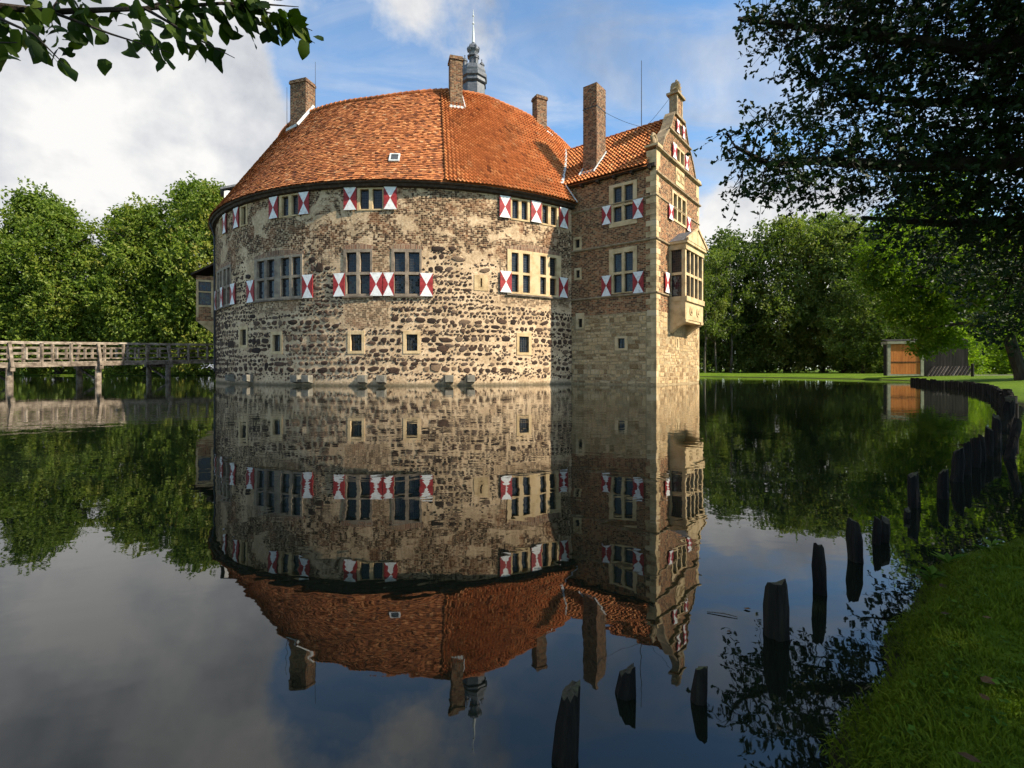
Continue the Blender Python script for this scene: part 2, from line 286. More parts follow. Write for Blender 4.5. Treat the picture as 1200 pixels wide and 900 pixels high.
# ------------------------------------------------------------------ mesh helpers
def np_mesh(name, V, F, mats, tint=None, wuv=None, mi=None, smooth=False):
    me = bpy.data.meshes.new(name)
    V = np.asarray(V, np.float32).reshape(-1, 3); F = np.asarray(F, np.int32); k = F.shape[1]
    me.vertices.add(len(V)); me.vertices.foreach_set('co', V.ravel())
    me.loops.add(F.size); me.loops.foreach_set('vertex_index', F.ravel())
    me.polygons.add(len(F)); me.polygons.foreach_set('loop_start', np.arange(len(F), dtype=np.int32) * k)
    if mi is not None: me.polygons.foreach_set('material_index', np.asarray(mi, np.int32))
    me.polygons.foreach_set('use_smooth', np.full(len(F), smooth, bool))
    for m in (mats if isinstance(mats, (list, tuple)) else [mats]): me.materials.append(m)
    if tint is not None: me.attributes.new('tint', 'FLOAT', 'POINT').data.foreach_set('value', np.asarray(tint, np.float32))
    if wuv is not None: me.attributes.new('wuv', 'FLOAT_VECTOR', 'POINT').data.foreach_set('vector', np.asarray(wuv, np.float32).ravel())
    me.update(calc_edges=True); return me
class MB:
    def __init__(s): s.v = []; s.f = []; s.m = []; s.w = []; s.t = []
    def add(s, vs, fs, mat=0, w=None, t=.5):
        o = len(s.v); s.v += [tuple(p) for p in vs]
        s.w += [tuple(q) for q in w] if w is not None else [(p[0] + p[1], p[2], 0) for p in vs]
        s.t += [t] * len(vs)
        for i, f in enumerate(fs): s.f.append([o + j for j in f]); s.m.append(mat[i] if isinstance(mat, list) else mat)
    def mesh(s, name, mats, smooth=False):
        me = bpy.data.meshes.new(name); me.from_pydata(s.v, [], s.f)
        for m in (mats if isinstance(mats, (list, tuple)) else [mats]): me.materials.append(m)
        me.polygons.foreach_set('material_index', np.array(s.m, np.int32)); me.polygons.foreach_set('use_smooth', np.full(len(s.f), smooth, bool))
        me.attributes.new('tint', 'FLOAT', 'POINT').data.foreach_set('value', np.array(s.t, np.float32))
        me.attributes.new('wuv', 'FLOAT_VECTOR', 'POINT').data.foreach_set('vector', np.array(s.w, np.float32).ravel())
        me.update(calc_edges=True); return me
    def build(s, name, mats, parent=None, smooth=False): return link(name, s.mesh(name, mats, smooth), parent)
def link(name, data, parent=None, mat4=None):
    o = bpy.data.objects.new(name, data); COL.objects.link(o)
    if parent is not None:
        o.parent = parent
        if 'base' in parent: o.matrix_parent_inverse = Matrix.Translation(-Vector(parent['base']))
    if mat4 is not None: o.matrix_basis = mat4
    return o
def tag(o, label, cat, group=None, kind=None):
    if label: o['label'] = label
    if cat: o['category'] = cat
    if group: o['group'] = group
    if kind: o['kind'] = kind
    return o
def thing(name, label, cat, loc, group=None, fixed=True):
    o = bpy.data.objects.new(name, None); COL.objects.link(o); o.location = loc; o.empty_display_size = .3
    if fixed: o['base'] = list(loc)          # children are modelled in world coordinates
    return tag(o, label, cat, group)
def struct(o): o['kind'] = 'structure'; return o
BF = [(0, 1, 2, 3), (7, 6, 5, 4), (0, 4, 5, 1), (1, 5, 6, 2), (2, 6, 7, 3), (3, 7, 4, 0)]
def ubox(mb, M, u0, u1, z0, z1, n0, n1, mat=0, t=.5, seg=1):
    for i in range(seg):
        a = u0 + (u1 - u0) * i / seg; b = u0 + (u1 - u0) * (i + 1) / seg
        c = [(a, z0, n1), (b, z0, n1), (b, z1, n1), (a, z1, n1), (a, z0, n0), (b, z0, n0), (b, z1, n0), (a, z1, n0)]
        mb.add([M(*q) for q in c], BF, mat, [(q[0] + q[2], q[1], 0) for q in c], t)
def ubeam(mb, p, q, w, h, mat=0, t=.5, up=(0, 0, 1)):
    p, q = Vector(p), Vector(q); d = (q - p).normalized(); up = Vector(up)
    if abs(d.dot(up)) > .98: up = Vector((0, 1, 0))
    s = d.cross(up).normalized() * (w / 2); k = s.cross(d).normalized() * (h / 2)
    mb.add([p - s - k, p + s - k, p + s + k, p - s + k, q - s - k, q + s - k, q + s + k, q - s + k], [(3, 2, 1, 0), (4, 5, 6, 7), (0, 1, 5, 4), (1, 2, 6, 5), (2, 3, 7, 6), (3, 0, 4, 7)], mat, None, t)
def tube(mb, pts, rad, n=8, mat=0, t=.5, cap=True):
    pts = [Vector(p) for p in pts]; rings = []
    for i, p in enumerate(pts):
        d = (pts[min(i + 1, len(pts) - 1)] - pts[max(i - 1, 0)]).normalized()
        a = d.cross(Vector((0, 0, 1))) if abs(d.z) < .95 else d.cross(Vector((0, 1, 0)))
        a.normalize(); b = d.cross(a); r = rad[i] if isinstance(rad, (list, tuple)) else rad
        rings.append([p + a * (r * math.cos(2 * math.pi * k / n)) + b * (r * math.sin(2 * math.pi * k / n)) for k in range(n)])
    vs = [p for r in rings for p in r]; fs = []
    for i in range(len(rings) - 1):
        for k in range(n): fs.append((i * n + k, i * n + (k + 1) % n, (i + 1) * n + (k + 1) % n, (i + 1) * n + k))
    if cap: fs += [tuple(range(n))[::-1], tuple(range((len(rings) - 1) * n, len(rings) * n))]
    mb.add(vs, fs, mat, None, t)
def lathe(mb, cx, cy, prof, n=8, mat=0, rot=0, t=.5):
    vs = []; fs = []
    for r, z in prof:
        for k in range(n): a = rot + 2 * math.pi * k / n; vs.append((cx + r * math.cos(a), cy + r * math.sin(a), z))
    for i in range(len(prof) - 1):
        for k in range(n): fs.append((i * n + k, i * n + (k + 1) % n, (i + 1) * n + (k + 1) % n, (i + 1) * n + k))
    fs += [tuple(range(n))[::-1], tuple(range((len(prof) - 1) * n, len(prof) * n))]
    mb.add(vs, fs, mat, None, t)
def wall_grid(mb, M, us, zs, holes, depth=.3, mat=0, step=1.2):
    """a wall face with real openings and their reveals; holes are (u0, u1, z0, z1)"""
    def cuts(lo, hi, ex):
        c = sorted({round(x, 4) for x in [lo, hi] + [e for e in ex if lo < e < hi]}); o = [c[0]]
        for x in c[1:]:
            k = max(1, math.ceil((x - o[-1]) / step)); b = o[-1]
            o += [b + (x - b) * (i + 1) / k for i in range(k)]
        return o
    U = cuts(us[0], us[1], [h[0] for h in holes] + [h[1] for h in holes]); Z = cuts(zs[0], zs[1], [h[2] for h in holes] + [h[3] for h in holes])
    idx = {}; vs = []; ws = []; fs = []
    def vid(i, j):
        if (i, j) not in idx: idx[i, j] = len(vs); vs.append(M(U[i], Z[j], 0)); ws.append((U[i], Z[j], 0))
        return idx[i, j]
    for i in range(len(U) - 1):
        for j in range(len(Z) - 1):
            a, b = (U[i] + U[i + 1]) / 2, (Z[j] + Z[j + 1]) / 2
            if any(h[0] < a < h[1] and h[2] < b < h[3] for h in holes): continue
            fs.append((vid(i, j), vid(i + 1, j), vid(i + 1, j + 1), vid(i, j + 1)))
    mb.add(vs, fs, mat, ws)
    for h in holes:
        if h[0] < us[0] or h[1] > us[1]: continue
        p = [(h[0], h[2]), (h[1], h[2]), (h[1], h[3]), (h[0], h[3])]
        q = [(a, b, 0) for a, b in p] + [(a, b, -depth) for a, b in p]
        mb.add([M(*x) for x in q], [(0, 1, 5, 4), (1, 2, 6, 5), (2, 3, 7, 6), (3, 0, 4, 7), (4, 5, 6, 7)], mat, [(x[0] + x[2], x[1], 0) for x in q])

# ------------------------------------------------------------------ the setting: ground, water
SHORE = [(.50, -1.2), (.58, .3), (.68, .95), (.74, 1.12), (.82, 1.27), (1.05, 1.48), (1.29, 1.66), (1.46, 1.84), (1.74, 2.10), (2.1, 2.38), (2.55, 2.64), (3.0, 2.86), (4.3, 3.7), (6.2, 5.1), (8.6, 6.8), (10.2, 8.4), (11.0, 9.8), (12.2, 11.6), (14.2, 13.9),
         (18.7, 19.1), (21.8, 23.3), (24.8, 29.2), (28.5, 35), (33.0, 41), (32.5, 46), (30.5, 53), (24, 61), (8, 67), (-18, 70), (-50, 71), (-78, 69), (-96, 50), (-90, 12),
         (-60, -24), (-24, -30), (-4, -14), (.3, -5)]
SH = np.array(SHORE)
def sdist(P):
    P = np.asarray(P, float); A = SH; B = np.roll(SH, -1, 0); best = np.full(len(P), 1e9); ins = np.zeros(len(P), bool)
    for a, b in zip(A, B):
        d = b - a; t = np.clip(((P - a) @ d) / (d @ d), 0, 1); q = a + t[:, None] * d
        best = np.minimum(best, np.hypot(*(P - q).T))
        c = (a[1] > P[:, 1]) != (b[1] > P[:, 1])
        with np.errstate(divide='ignore', invalid='ignore'): xi = (b[0] - a[0]) * (P[:, 1] - a[1]) / (b[1] - a[1]) + a[0]
        ins ^= c & (P[:, 0] < xi)
    return np.where(ins, -best, best)          # negative in the water
def ss(x, a, b): t = np.clip((x - a) / (b - a), 0, 1); return t * t * (3 - 2 * t)
def ground_z(P):
    P = np.asarray(P, float)
    w = .10 * np.sin(P[:, 0] * 5.1 + 1.3 * np.sin(P[:, 1] * 3.7)) * np.sin(P[:, 1] * 4.3 + .5)
    near = ss(np.hypot(P[:, 0], P[:, 1]), 14, 6)
    s = sdist(P) + w * .38 * near
    z = np.where(s > 0, .02 + .10 * ss(s, 0, .14) + .06 * ss(s, .1, 1.2) + .22 * ss(s, 1, 6), .02 - .16 * ss(-s, 0, .12) - 1.3 * ss(-s, .1, 3))
    return z + np.where(s > .2, .012 * np.sin(P[:, 0] * 9) * np.sin(P[:, 1] * 8) * near, 0)
t = np.linspace(-7.15, 7.15, 330); gx = 2.2 + .75 * np.sinh(t); gy = 3.0 + .75 * np.sinh(t)
X, Y = np.meshgrid(gx, gy, indexing='ij'); P = np.c_[X.ravel(), Y.ravel()]
i, j = np.meshgrid(np.arange(329), np.arange(329), indexing='ij'); a = (i * 330 + j).ravel()
ground = link('ground', np_mesh('ground', np.c_[P, ground_z(P)], np.c_[a, a + 330, a + 331, a + 1], LAWN, smooth=True)); struct(ground)
water = link('water', np_mesh('water', [(-115, -48, 0), (60, -48, 0), (60, 90, 0), (-115, 90, 0)], [(0, 1, 2, 3)], WATER)); struct(water)
mb = MB()
pp = [(37.5, 43), (42, 43.6), (50, 44.5), (62, 46), (90, 50)]
for (x0, y0), (x1, y1) in zip(pp, pp[1:]): mb.add([(x0, y0, .425), (x1, y1, .425), (x1, y1 + 1.6, .425), (x0, y0 + 1.6, .425)], [(0, 1, 2, 3)])
struct(mb.build('path', PATHM))

# ------------------------------------------------------------------ the round castle
CX, CY, RW = -7.24, 45.86, 17.35
def MR(u, z, n=0):
    p = u / RW; r = RW + n; return (CX + r * math.sin(p), CY - r * math.cos(p), z)
castle = thing('round_castle', 'round moated castle of rubble stone and brick under an orange tiled roof', 'castle', (CX, CY, 0))
def pane_obj(M, u0, u1, z0, z1, n, parent, bars=0):
    mb = MB(); e = .045
    q = [(u0, z0), (u1, z0), (u1, z1), (u0, z1), (u0 + e, z0 + e), (u1 - e, z0 + e), (u1 - e, z1 - e), (u0 + e, z1 - e)]
    ta, tb = random.uniform(-.02, .02), random.uniform(-.03, .03)
    P = [M(a, b, n + .02) for a, b in q]
    mb.add(P, [(0, 1, 5, 4), (1, 2, 6, 5), (2, 3, 7, 6), (3, 0, 4, 7)], 1, [(a, b, 0) for a, b in q])
    um, zm = (u0 + u1) / 2, (z0 + z1) / 2
    mb.add([M(a, b, n + (a - um) * ta * 2 + (b - zm) * tb) for a, b in q[4:]], [(0, 1, 2, 3)], 0, [(a - u0, b - z0, 0) for a, b in q[4:]])
    for k in range(bars):
        c = u0 + (u1 - u0) * (k + 1) / (bars + 1); ubox(mb, M, c - .012, c + .012, z0, z1, n + .05, n + .075, 1)
    return mb.build('pane', [GLASS, CASE], parent)
def shutter_obj(M, u0, u1, z0, z1, parent, n=.075):
    mb = MB(); um, zm = (u0 + u1) / 2, (z0 + z1) / 2; n0, n1 = n, n + .045
    q = [(u0, z0, n1), (u1, z0, n1), (u1, z1, n1), (u0, z1, n1), (um, zm, n1), (u0, z0, n0), (u1, z0, n0), (u1, z1, n0), (u0, z1, n0)]
    mb.add([M(*x) for x in q], [(0, 1, 4), (1, 2, 4), (2, 3, 4), (3, 0, 4), (0, 5, 6, 1), (1, 6, 7, 2), (2, 7, 8, 3), (3, 8, 5, 0), (5, 8, 7, 6)], [0, 1, 0, 1, 1, 1, 1, 1, 1])
    for zz in (z0 + .2 * (z1 - z0), z0 + .8 * (z1 - z0)):      # strap hinge
        ubox(mb, M, u0 - .02, u0 + .1, zz - .015, zz + .015, n1, n1 + .008, 2)
    return mb.build('shutter', [WHITE, RED, IRON], parent)
HOLES = {}
def window(root, key, M, u0, u1, z0, z1, lights, rows, shut=(), fn=.05, mat=None, sill=True, bars=0, arch=0, thick=None, shn=.075):
    """stone surround with mullions, transom, leaded panes and shutters"""
    mat = mat or TRIM; HOLES.setdefault(key, []).append((u0 + .03, u1 - .03, z0 + .03, z1 - .03))
    la, lb = lights[0][0], lights[-1][1]; ra, rb = rows[0][0], rows[-1][1]; mb = MB(); sg = 3 if u1 - u0 > 2 else 1; tt = random.uniform(.3, .7)
    ubox(mb, M, u0, la, z0, z1, -.2, fn, 0, tt); ubox(mb, M, lb, u1, z0, z1, -.2, fn, 0, tt + .06)
    ubox(mb, M, la, lb, z0, ra, -.2, fn - .004, 0, tt - .05, sg); ubox(mb, M, la, lb, rb, z1, -.2, fn - .004, 0, tt + .03, sg)
    w = mb.build('window', mat, root)
    for (a, b), (c, d) in zip(lights, lights[1:]):
        mb = MB(); ubox(mb, M, b, c, ra, rb, -.19, fn - .012, 0, random.uniform(.3, .8)); mb.build('mullion', mat, w)
    for (a, b), (c, d) in zip(rows, rows[1:]):
        for (e, g) in lights: mb = MB(); ubox(mb, M, e, g, b, c, -.19, fn - .016, 0, .5); mb.build('transom', mat, w)
    for (a, b) in lights:
        for (c, d) in rows: pane_obj(M, a, b, c, d, -.15, w, bars)
    if sill:
        mb = MB(); ubox(mb, M, u0 - .05, u1 + .05, z0 - .10, z0 - .003, -.1, fn + .08, 0, .1, sg); mb.build('sill', TRIMD, w)
    if arch:
        mb = MB(); k = 8
        for i in range(k):
            a = u0 - .1 + (u1 - u0 + .2) * i / k; b = u0 - .1 + (u1 - u0 + .2) * (i + 1) / k
            ha = arch * math.sin(math.pi * i / k); hb = arch * math.sin(math.pi * (i + 1) / k); q = []
            for n in (.028, -.05):
                q += [(a, z1 + .003 + ha * .0, n), (b, z1 + .003, n), (b, z1 + .14 + hb, n), (a, z1 + .14 + ha, n)]
            mb.add([M(*x) for x in q], BF, 0, [(x[0], x[1] + 50, 0) for x in q])
        mb.build('brick_arch', ARCH, w)
    for s in shut: shutter_obj(M, *s, w, shn)
    return w
# windows of the round wall; (u along the wall, height) in metres
UPZ = (10.17, 11.33)
window(castle, 'ring', MR, -14.75, -13.75, 10.1, 11.42, [(-14.6, -13.9)], [UPZ], [(-13.7, -13.0, 10.12, 11.4)], sill=False)
window(castle, 'ring', MR, -10.95, -10.05, 10.1, 11.42, [(-10.75, -10.2)], [UPZ], [(-11.75, -11.02, 10.12, 11.4)], sill=False)
window(castle, 'ring', MR, -6.98, -5.46, 10.08, 11.42, [(-6.78, -6.25), (-6.02, -5.52)], [UPZ], [(-7.78, -7.04, 10.1, 11.4), (-5.44, -4.72, 10.1, 11.4)], sill=False)
window(castle, 'ring', MR, -1.70, -.13, 10.12, 11.42, [(-1.54, -1.0), (-.79, -.22)], [(10.2, 11.35)], [(-2.48, -1.72, 10.15, 11.45), (-.12, .62, 10.15, 11.45)], sill=False)
window(castle, 'ring', MR, 7.36, 8.70, 10.05, 11.40, [(7.46, 7.9), (8.1, 8.52)], [(10.15, 11.30)], [(6.62, 7.33, 10.1, 11.4)], sill=False)
window(castle, 'ring', MR, 9.52, 10.92, 10.05, 11.40, [(9.60, 10.06), (10.28, 10.76)], [(10.15, 11.30)], [(8.74, 9.50, 10.1, 11.4), (10.95, 11.7, 10.1, 11.4)], sill=False)
r2 = [(5.32, 6.42), (6.58, 7.72)]
window(castle, 'ring', MR, -15.9, -12.3, 5.2, 7.9, [(-15.6, -15.0), (-14.75, -14.2), (-13.8, -13.25), (-13.0, -12.45)], r2, [(-16.7, -15.95, 5.2, 6.55), (-14.3, -13.7, 5.2, 6.55), (-12.25, -11.5, 5.2, 6.55)], arch=.12, mat=TRIMD)
window(castle, 'ring', MR, -9.25, -5.2, 5.2, 7.8, [(-9.0, -8.3), (-8.05, -7.4), (-6.85, -6.2), (-5.98, -5.35)], r2[:1] + [(6.58, 7.65)], [(-10.0, -9.22, 5.15, 6.52), (-5.18, -4.45, 5.15, 6.52)], arch=.22, mat=TRIMD)
window(castle, 'ring', MR, -2.52, -.80, 5.2, 7.9, [(-2.36, -1.74), (-1.54, -.92)], r2, [(-3.12, -2.42, 5.18, 6.52), (-.92, -.20, 5.18, 6.52)], arch=.2, mat=TRIMD)
window(castle, 'ring', MR, .30, 2.02, 5.2, 7.9, [(.45, 1.08), (1.27, 1.90)], r2, [(-.16, .45, 5.18, 6.52), (1.93, 2.66, 5.18, 6.52)], arch=.2, mat=TRIMD)
window(castle, 'ring', MR, 7.15, 11.12, 5.55, 8.25, [(7.42, 7.9), (8.2, 8.7), (9.45, 9.9), (10.2, 10.74)], [(5.67, 6.75), (6.9, 8.07)], [(6.66, 7.40, 5.6, 6.88), (10.92, 11.66, 5.6, 6.88)], arch=.28)
for a, b, c, d in ((-10.95, -10.2, 2.5, 3.5), (-7.55, -6.92, 2.05, 3.05), (-2.1, -1.43, 2.03, 2.98), (1.14, 1.78, 2.03, 2.98), (7.95, 8.63, 2.0, 2.98)):
    window(castle, 'ring', MR, a - .17, b + .17, c - .16, d + .2, [(a, b)], [(c, d)], sill=False, bars=3, fn=.035)
window(castle, 'ring', MR, 5.08, 5.93, 5.63, 6.55, [(5.46, 5.56)], [(5.85, 6.36)], sill=False, fn=.03)
mb = MB(); FULL = RW * math.pi
wall_grid(mb, MR, (-FULL, FULL), (-1.2, 12.0), HOLES['ring'], .3)
rwall = mb.build('wall', RINGW, castle)
# fieldstones of the round wall: unit stones of several outlines, the largest as single pieces
def unit_stone(k, blocky):
    r = random.Random(100 + k + 50 * blocky); n = r.choice((7, 8, 9)); mb = MB(); o = []; q = []
    for i in range(n):
        a = 2 * math.pi * (i + r.uniform(-.3, .3)) / n; e = (abs(math.cos(a)) ** 3 + abs(math.sin(a)) ** 3) ** (-1 / 3) * r.uniform(.80, 1.06)
        o.append((.5 * e * math.cos(a), .5 * e * math.sin(a), 0)); s = r.uniform(.74, .86); q.append((.5 * s * e * math.cos(a), .5 * s * e * math.sin(a), r.uniform(.6, .9)))
    vs = o + q + [(r.uniform(-.1, .1), r.uniform(-.1, .1), 1.0)]
    fs = [(i, (i + 1) % n, n + (i + 1) % n, n + i) for i in range(n)] + [(n + i, n + (i + 1) % n, 2 * n) for i in range(n)]
    return vs, fs, r.random()
UNITS = [unit_stone(k, 0) for k in range(16)]
UMESH = []
for vs, fs, tn in UNITS:
    mb = MB(); mb.add(vs, fs, 0, None, tn); UMESH.append(mb.mesh('stone', FIELD))
def frame_at(M, u, z, n=0):
    e = .01; p = Vector(M(u, z, n)); du = (Vector(M(u + e, z, n)) - p).normalized(); dn = (Vector(M(u, z, n + e)) - p).normalized()
    return Matrix(((du.x, 0, dn.x, p.x), (du.y, 0, dn.y, p.y), (du.z, 1, dn.z, p.z), (0, 0, 0, 1)))
stones = []
BR = [(-2.5, .2, 3.4, 5.3), (-.95, .35, 5, 8), (6.6, 12, 4.8, 9), (-9.1, -5.5, 4.4, 5.3), (5.0, 6.0, 5.5, 6.65)]
def free(u, z, w, h, holes):
    for a, b, c, d in holes:
        if a - w / 2 < u < b + w / 2 and c - h / 2 < z < d + h / 2: return False
    return True
blocked = [(a - .03, b + .03, c - .1, d + .08) for a, b, c, d in HOLES['ring']] + BR
z = .32
while z < 8.0:
    hgt = random.choice((.16, .2, .24, .28, .33, .38)); u = -19.0 + random.random(); wv, wp = random.uniform(.4, 1.1), random.uniform(0, 6)
    while u < 12.2:
        w = hgt * random.uniform(.6, 1.3) * random.choice((1, 1, 1.3, 2)); gap = random.uniform(.015, .075); big = random.random() < .06
        uw = u; top = 7.0 + .7 * math.sin(u * .9) + .45 * math.sin(u * 2.3 + 1) + (.9 if 2.6 < u < 6.2 else 0)
        uc, zc = u + w / 2, z + hgt / 2 + random.gauss(0, .03) + .06 * math.sin(uw * wv + wp)
        dens = .93 if z < top - 1 else .6
        if uc > 5.5 and z < 2.2: dens *= .55
        if 2.5 < uc < 6 and 1.0 < z < 2.2: dens *= .7
        if z < .7: dens *= .45
        if z < top and random.random() < dens and free(uc, zc, w * .9, hgt * .9, blocked):
            k_ = random.uniform(1.2, 1.5) if big else random.uniform(.80, 1.06); stones.append((uc, zc, w * k_, hgt * k_ * random.uniform(.75, 1.1), random.gauss(0, .12), random.randrange(16)))
        elif z < top and random.random() < .8:
            for _ in range(3):
                a, b = uc + random.uniform(-w / 2, w / 2), zc + random.uniform(-hgt / 2, hgt / 2)
                s = random.uniform(.05, .13)
                if free(a, b, s, s, blocked): stones.append((a, b, s * random.uniform(1, 1.8), s, random.uniform(-.5, .5), random.randrange(16)))
        if random.random() < .55:
            a, b, s = u + w + gap / 2, z + random.uniform(0, hgt), random.uniform(.04, .10)
            if z < top and free(a, b, s, s, blocked): stones.append((a, b, s * 1.3, s, random.uniform(-.6, .6), random.randrange(16)))
        u += w + gap
    z += hgt * .97 + random.uniform(.0, .04)
def seen(s):
    p = MR(s[0], s[1]); n = (math.sin(s[0] / RW), -math.cos(s[0] / RW)); d = math.hypot(p[0], p[1])
    return s[2] * s[3] * max(0, -(p[0] * n[0] + p[1] * n[1]) / d) / (d * d)
stones.sort(key=seen, reverse=True)
for s in stones[:300]:
    m4 = frame_at(MR, s[0], s[1], -.008) @ Matrix.Rotation(s[4], 4, 'Z') @ Matrix.Diagonal((s[2], s[3], random.uniform(.035, .065), 1))
    link('stone', UMESH[s[5]], rwall, m4)
mb = MB()
for s in stones[300:]:
    m4 = frame_at(MR, s[0], s[1], -.008) @ Matrix.Rotation(s[4], 4, 'Z') @ Matrix.Diagonal((s[2], s[3], random.uniform(.03, .05), 1))
    vs, fs, tn = UNITS[s[5]]; mb.add([m4 @ Vector(v) for v in vs], fs, 0, None, random.random())
tag(mb.build('small_stones', FIELD, rwall), None, None, None, 'stuff')
for a, b in ((-12.2, -11.75), (-9.9, -9.4), (-5.77, -5.27), (-5.0, -4.5), (-1.58, -1.08), (-.48, .02), (3.33, 3.83), (4.58, 5.06)):
    mb = MB(); q = [(a, .14, 0), (b, .14, 0), (b, .63, 0), (a, .63, 0), (a + .02, .24, .42), (b - .02, .24, .42), (b - .02, .62, .44), (a + .02, .62, .44)]
    mb.add([MR(*x) for x in q], [(3, 2, 1, 0), (4, 5, 6, 7), (0, 1, 5, 4), (1, 2, 6, 5), (2, 3, 7, 6), (3, 0, 4, 7)]); mb.build('corbel', GREYSTONE, castle)

# roof of the ring
ZR = [(-180, 19.1), (-40, 19.0), (-28, 18.95), (-9, 18.95), (-4, 19.1), (1.4, 19.35), (13, 19.95), (25, 20.1), (33, 19.75), (47, 19.45), (53, 19.0), (60, 18.7), (180, 19.0)]
def zr(ph): return float(np.interp(math.degrees(ph), [a for a, b in ZR], [b for a, b in ZR]))
RE, ZE, SLP = 17.82, 11.74, 1.53
def RP(ph, s, off=0):
    """point on the outer roof slope: s metres up from the eave (horizontal run), off = height off the boards"""
    r = RE - s; z = ZE + s * SLP; k = 1 / math.hypot(1, SLP); r += off * SLP * k; z += off * k
    return (CX + r * math.sin(ph), CY - r * math.cos(ph), z)
def run(ph): return (zr(ph) - ZE) / SLP
mb = MB(); N = 180; vs = []
for k in range(N + 1):
    ph = -math.pi + 2 * math.pi * k / N; rr = run(ph)
    vs += [RP(ph, 0, -.09), RP(ph, rr, -.09)]
    ri = RE - rr; vs += [(CX + (ri - 4.4) * math.sin(ph), CY - (ri - 4.4) * math.cos(ph), 13.0)]
fs = []
for k in range(N): fs += [(3 * k, 3 * k + 3, 3 * k + 4, 3 * k + 1), (3 * k + 1, 3 * k + 4, 3 * k + 5, 3 * k + 2)]
mb.add(vs, fs); roof = mb.build('roof', TILE, castle)
BREAK = R_(11.0)
def tiles_plain(ph0, ph1, w, row):
    mb = MB(); s = 0.0; i = 0; ds = row / math.hypot(1, SLP)
    while s < 5.6:
        r = RE - s; dp = w / r; n = int((ph1 - ph0) / dp); off = (i % 2) * .5
        for k in range(n + 1):
            a = ph0 + (k - off) * dp; b = a + dp * .97
            if b > ph1 + .002 or a < ph0 - .002: continue
            pm = (a + b) / 2
            if s + ds > run(pm) + .02: continue
            h0, h1 = .04 + random.uniform(-.012, .025), random.uniform(-.01, .008); e = random.uniform(-.012, .012)
            tn = min(1, max(0, random.gauss(.47, .27)))
            mb.add([RP(a, s + e, h0 - .03), RP(b, s + e, h0 - .03), RP(b, s + e, h0), RP(a, s + e, h0), RP(b, s + ds * 1.15, h1), RP(a, s + ds * 1.15, h1)], [(0, 1, 2, 3), (3, 2, 4, 5)], 0, None, tn)
        s += ds; i += 1
    return mb
tag(tiles_plain(R_(-100), BREAK, .19, .17).build('plain_tiles', TILE, roof), None, None, None, 'stuff')
PROF = [(0, .0), (.18, .075), (.38, .082), (.58, .005), (.8, -.03), (1.0, .012)]
def pantile(mb, A, B, C2, D, nrm, lift, t):
    """one pantile between lower edge A-B and upper edge D-C2"""
    A, B, C2, D, nrm = (Vector(x) for x in (A, B, C2, D, nrm)); vs = []
    for f, h in PROF: vs.append(A.lerp(B, f) + nrm * (h + lift))
    for f, h in PROF: vs.append(D.lerp(C2, f) + nrm * (h * .95 + .002))
    for f, h in PROF: vs.append(A.lerp(B, f) + nrm * (h + lift - .03))
    n = len(PROF); fs = [(k, k + 1, n + k + 1, n + k) for k in range(n - 1)] + [(2 * n + k, 2 * n + k + 1, k + 1, k) for k in range(n - 1)]
    mb.add(vs, fs, 0, None, t)
mb = MB(); s = 0.0; row = .30; ds = row / math.hypot(1, SLP)
while s < 5.6:
    r = RE - s; dp = .235 / r; n = int((R_(66) - BREAK) / dp)
    for k in range(n):
        a = BREAK + k * dp; b = a + dp; pm = (a + b) / 2
        if s + ds > run(pm) + .03: continue
        nr = Vector((math.sin(pm) * SLP, -math.cos(pm) * SLP, 1)).normalized()
        pantile(mb, RP(a, s), RP(b, s), RP(b, s + ds * 1.12), RP(a, s + ds * 1.12), nr, .115 + random.uniform(-.015, .02), min(1, max(0, random.gauss(.50, .24))))
    s += ds
tag(mb.build('pantiles', PAN, roof), None, None, None, 'stuff')
mb = MB()                                             # ridge tiles
ph = R_(-70)
while ph < R_(66):
    d = .38 / 12.8; rr = run(ph); p, q = Vector(RP(ph, rr, .02)), Vector(RP(ph + d * .97, run(ph + d), .05))
    tube(mb, [p, q], [.11, .13], 8, 0, random.uniform(.2, .6)); ph += d
tag(mb.build('ridge_tiles', TILE, roof), None, None, None, 'stuff')
mb = MB(); vs = []                                    # eave board and soffit
for k in range(N + 1):
    ph = -math.pi + 2 * math.pi * k / N
    for r, z in ((RE - .06, ZE - .02), (RE - .09, ZE - .10), (RE - .20, ZE - .13), (RE - .25, ZE - .27), (RW + .004, ZE - .31)): vs.append((CX + r * math.sin(ph), CY - r * math.cos(ph), z))
fs = [(5 * k + m, 5 * k + 5 + m, 5 * k + 6 + m, 5 * k + 1 + m) for k in range(N) for m in range(4)]
mb.add(vs, fs); mb.build('eave_board', DWOOD, roof)
# skylight
def roof_frame(ph, s):
    p = Vector(RP(ph, s, .03)); x = Vector((math.cos(ph), math.sin(ph), 0)); y = (Vector(RP(ph, s + .1, .03)) - p).normalized(); n = x.cross(y)
    return lambda a, b, c: tuple(p + x * a + y * b + n * c)
F = roof_frame(R_(1.2), .85)
mb = MB(); ubox(mb, F, -.3, .3, 0, .09, 0, .1); ubox(mb, F, -.3, .3, .61, .7, 0, .1); ubox(mb, F, -.3, -.22, .09, .61, 0, .1); ubox(mb, F, .22, .3, .09, .61, 0, .1)
skl = mb.build('skylight', ZINC, castle); mb = MB(); mb.add([F(-.22, .09, .06), F(.22, .09, .06), F(.22, .61, .06), F(-.22, .61, .06)], [(0, 1, 2, 3)]); mb.build('pane', SKYGL, skl)

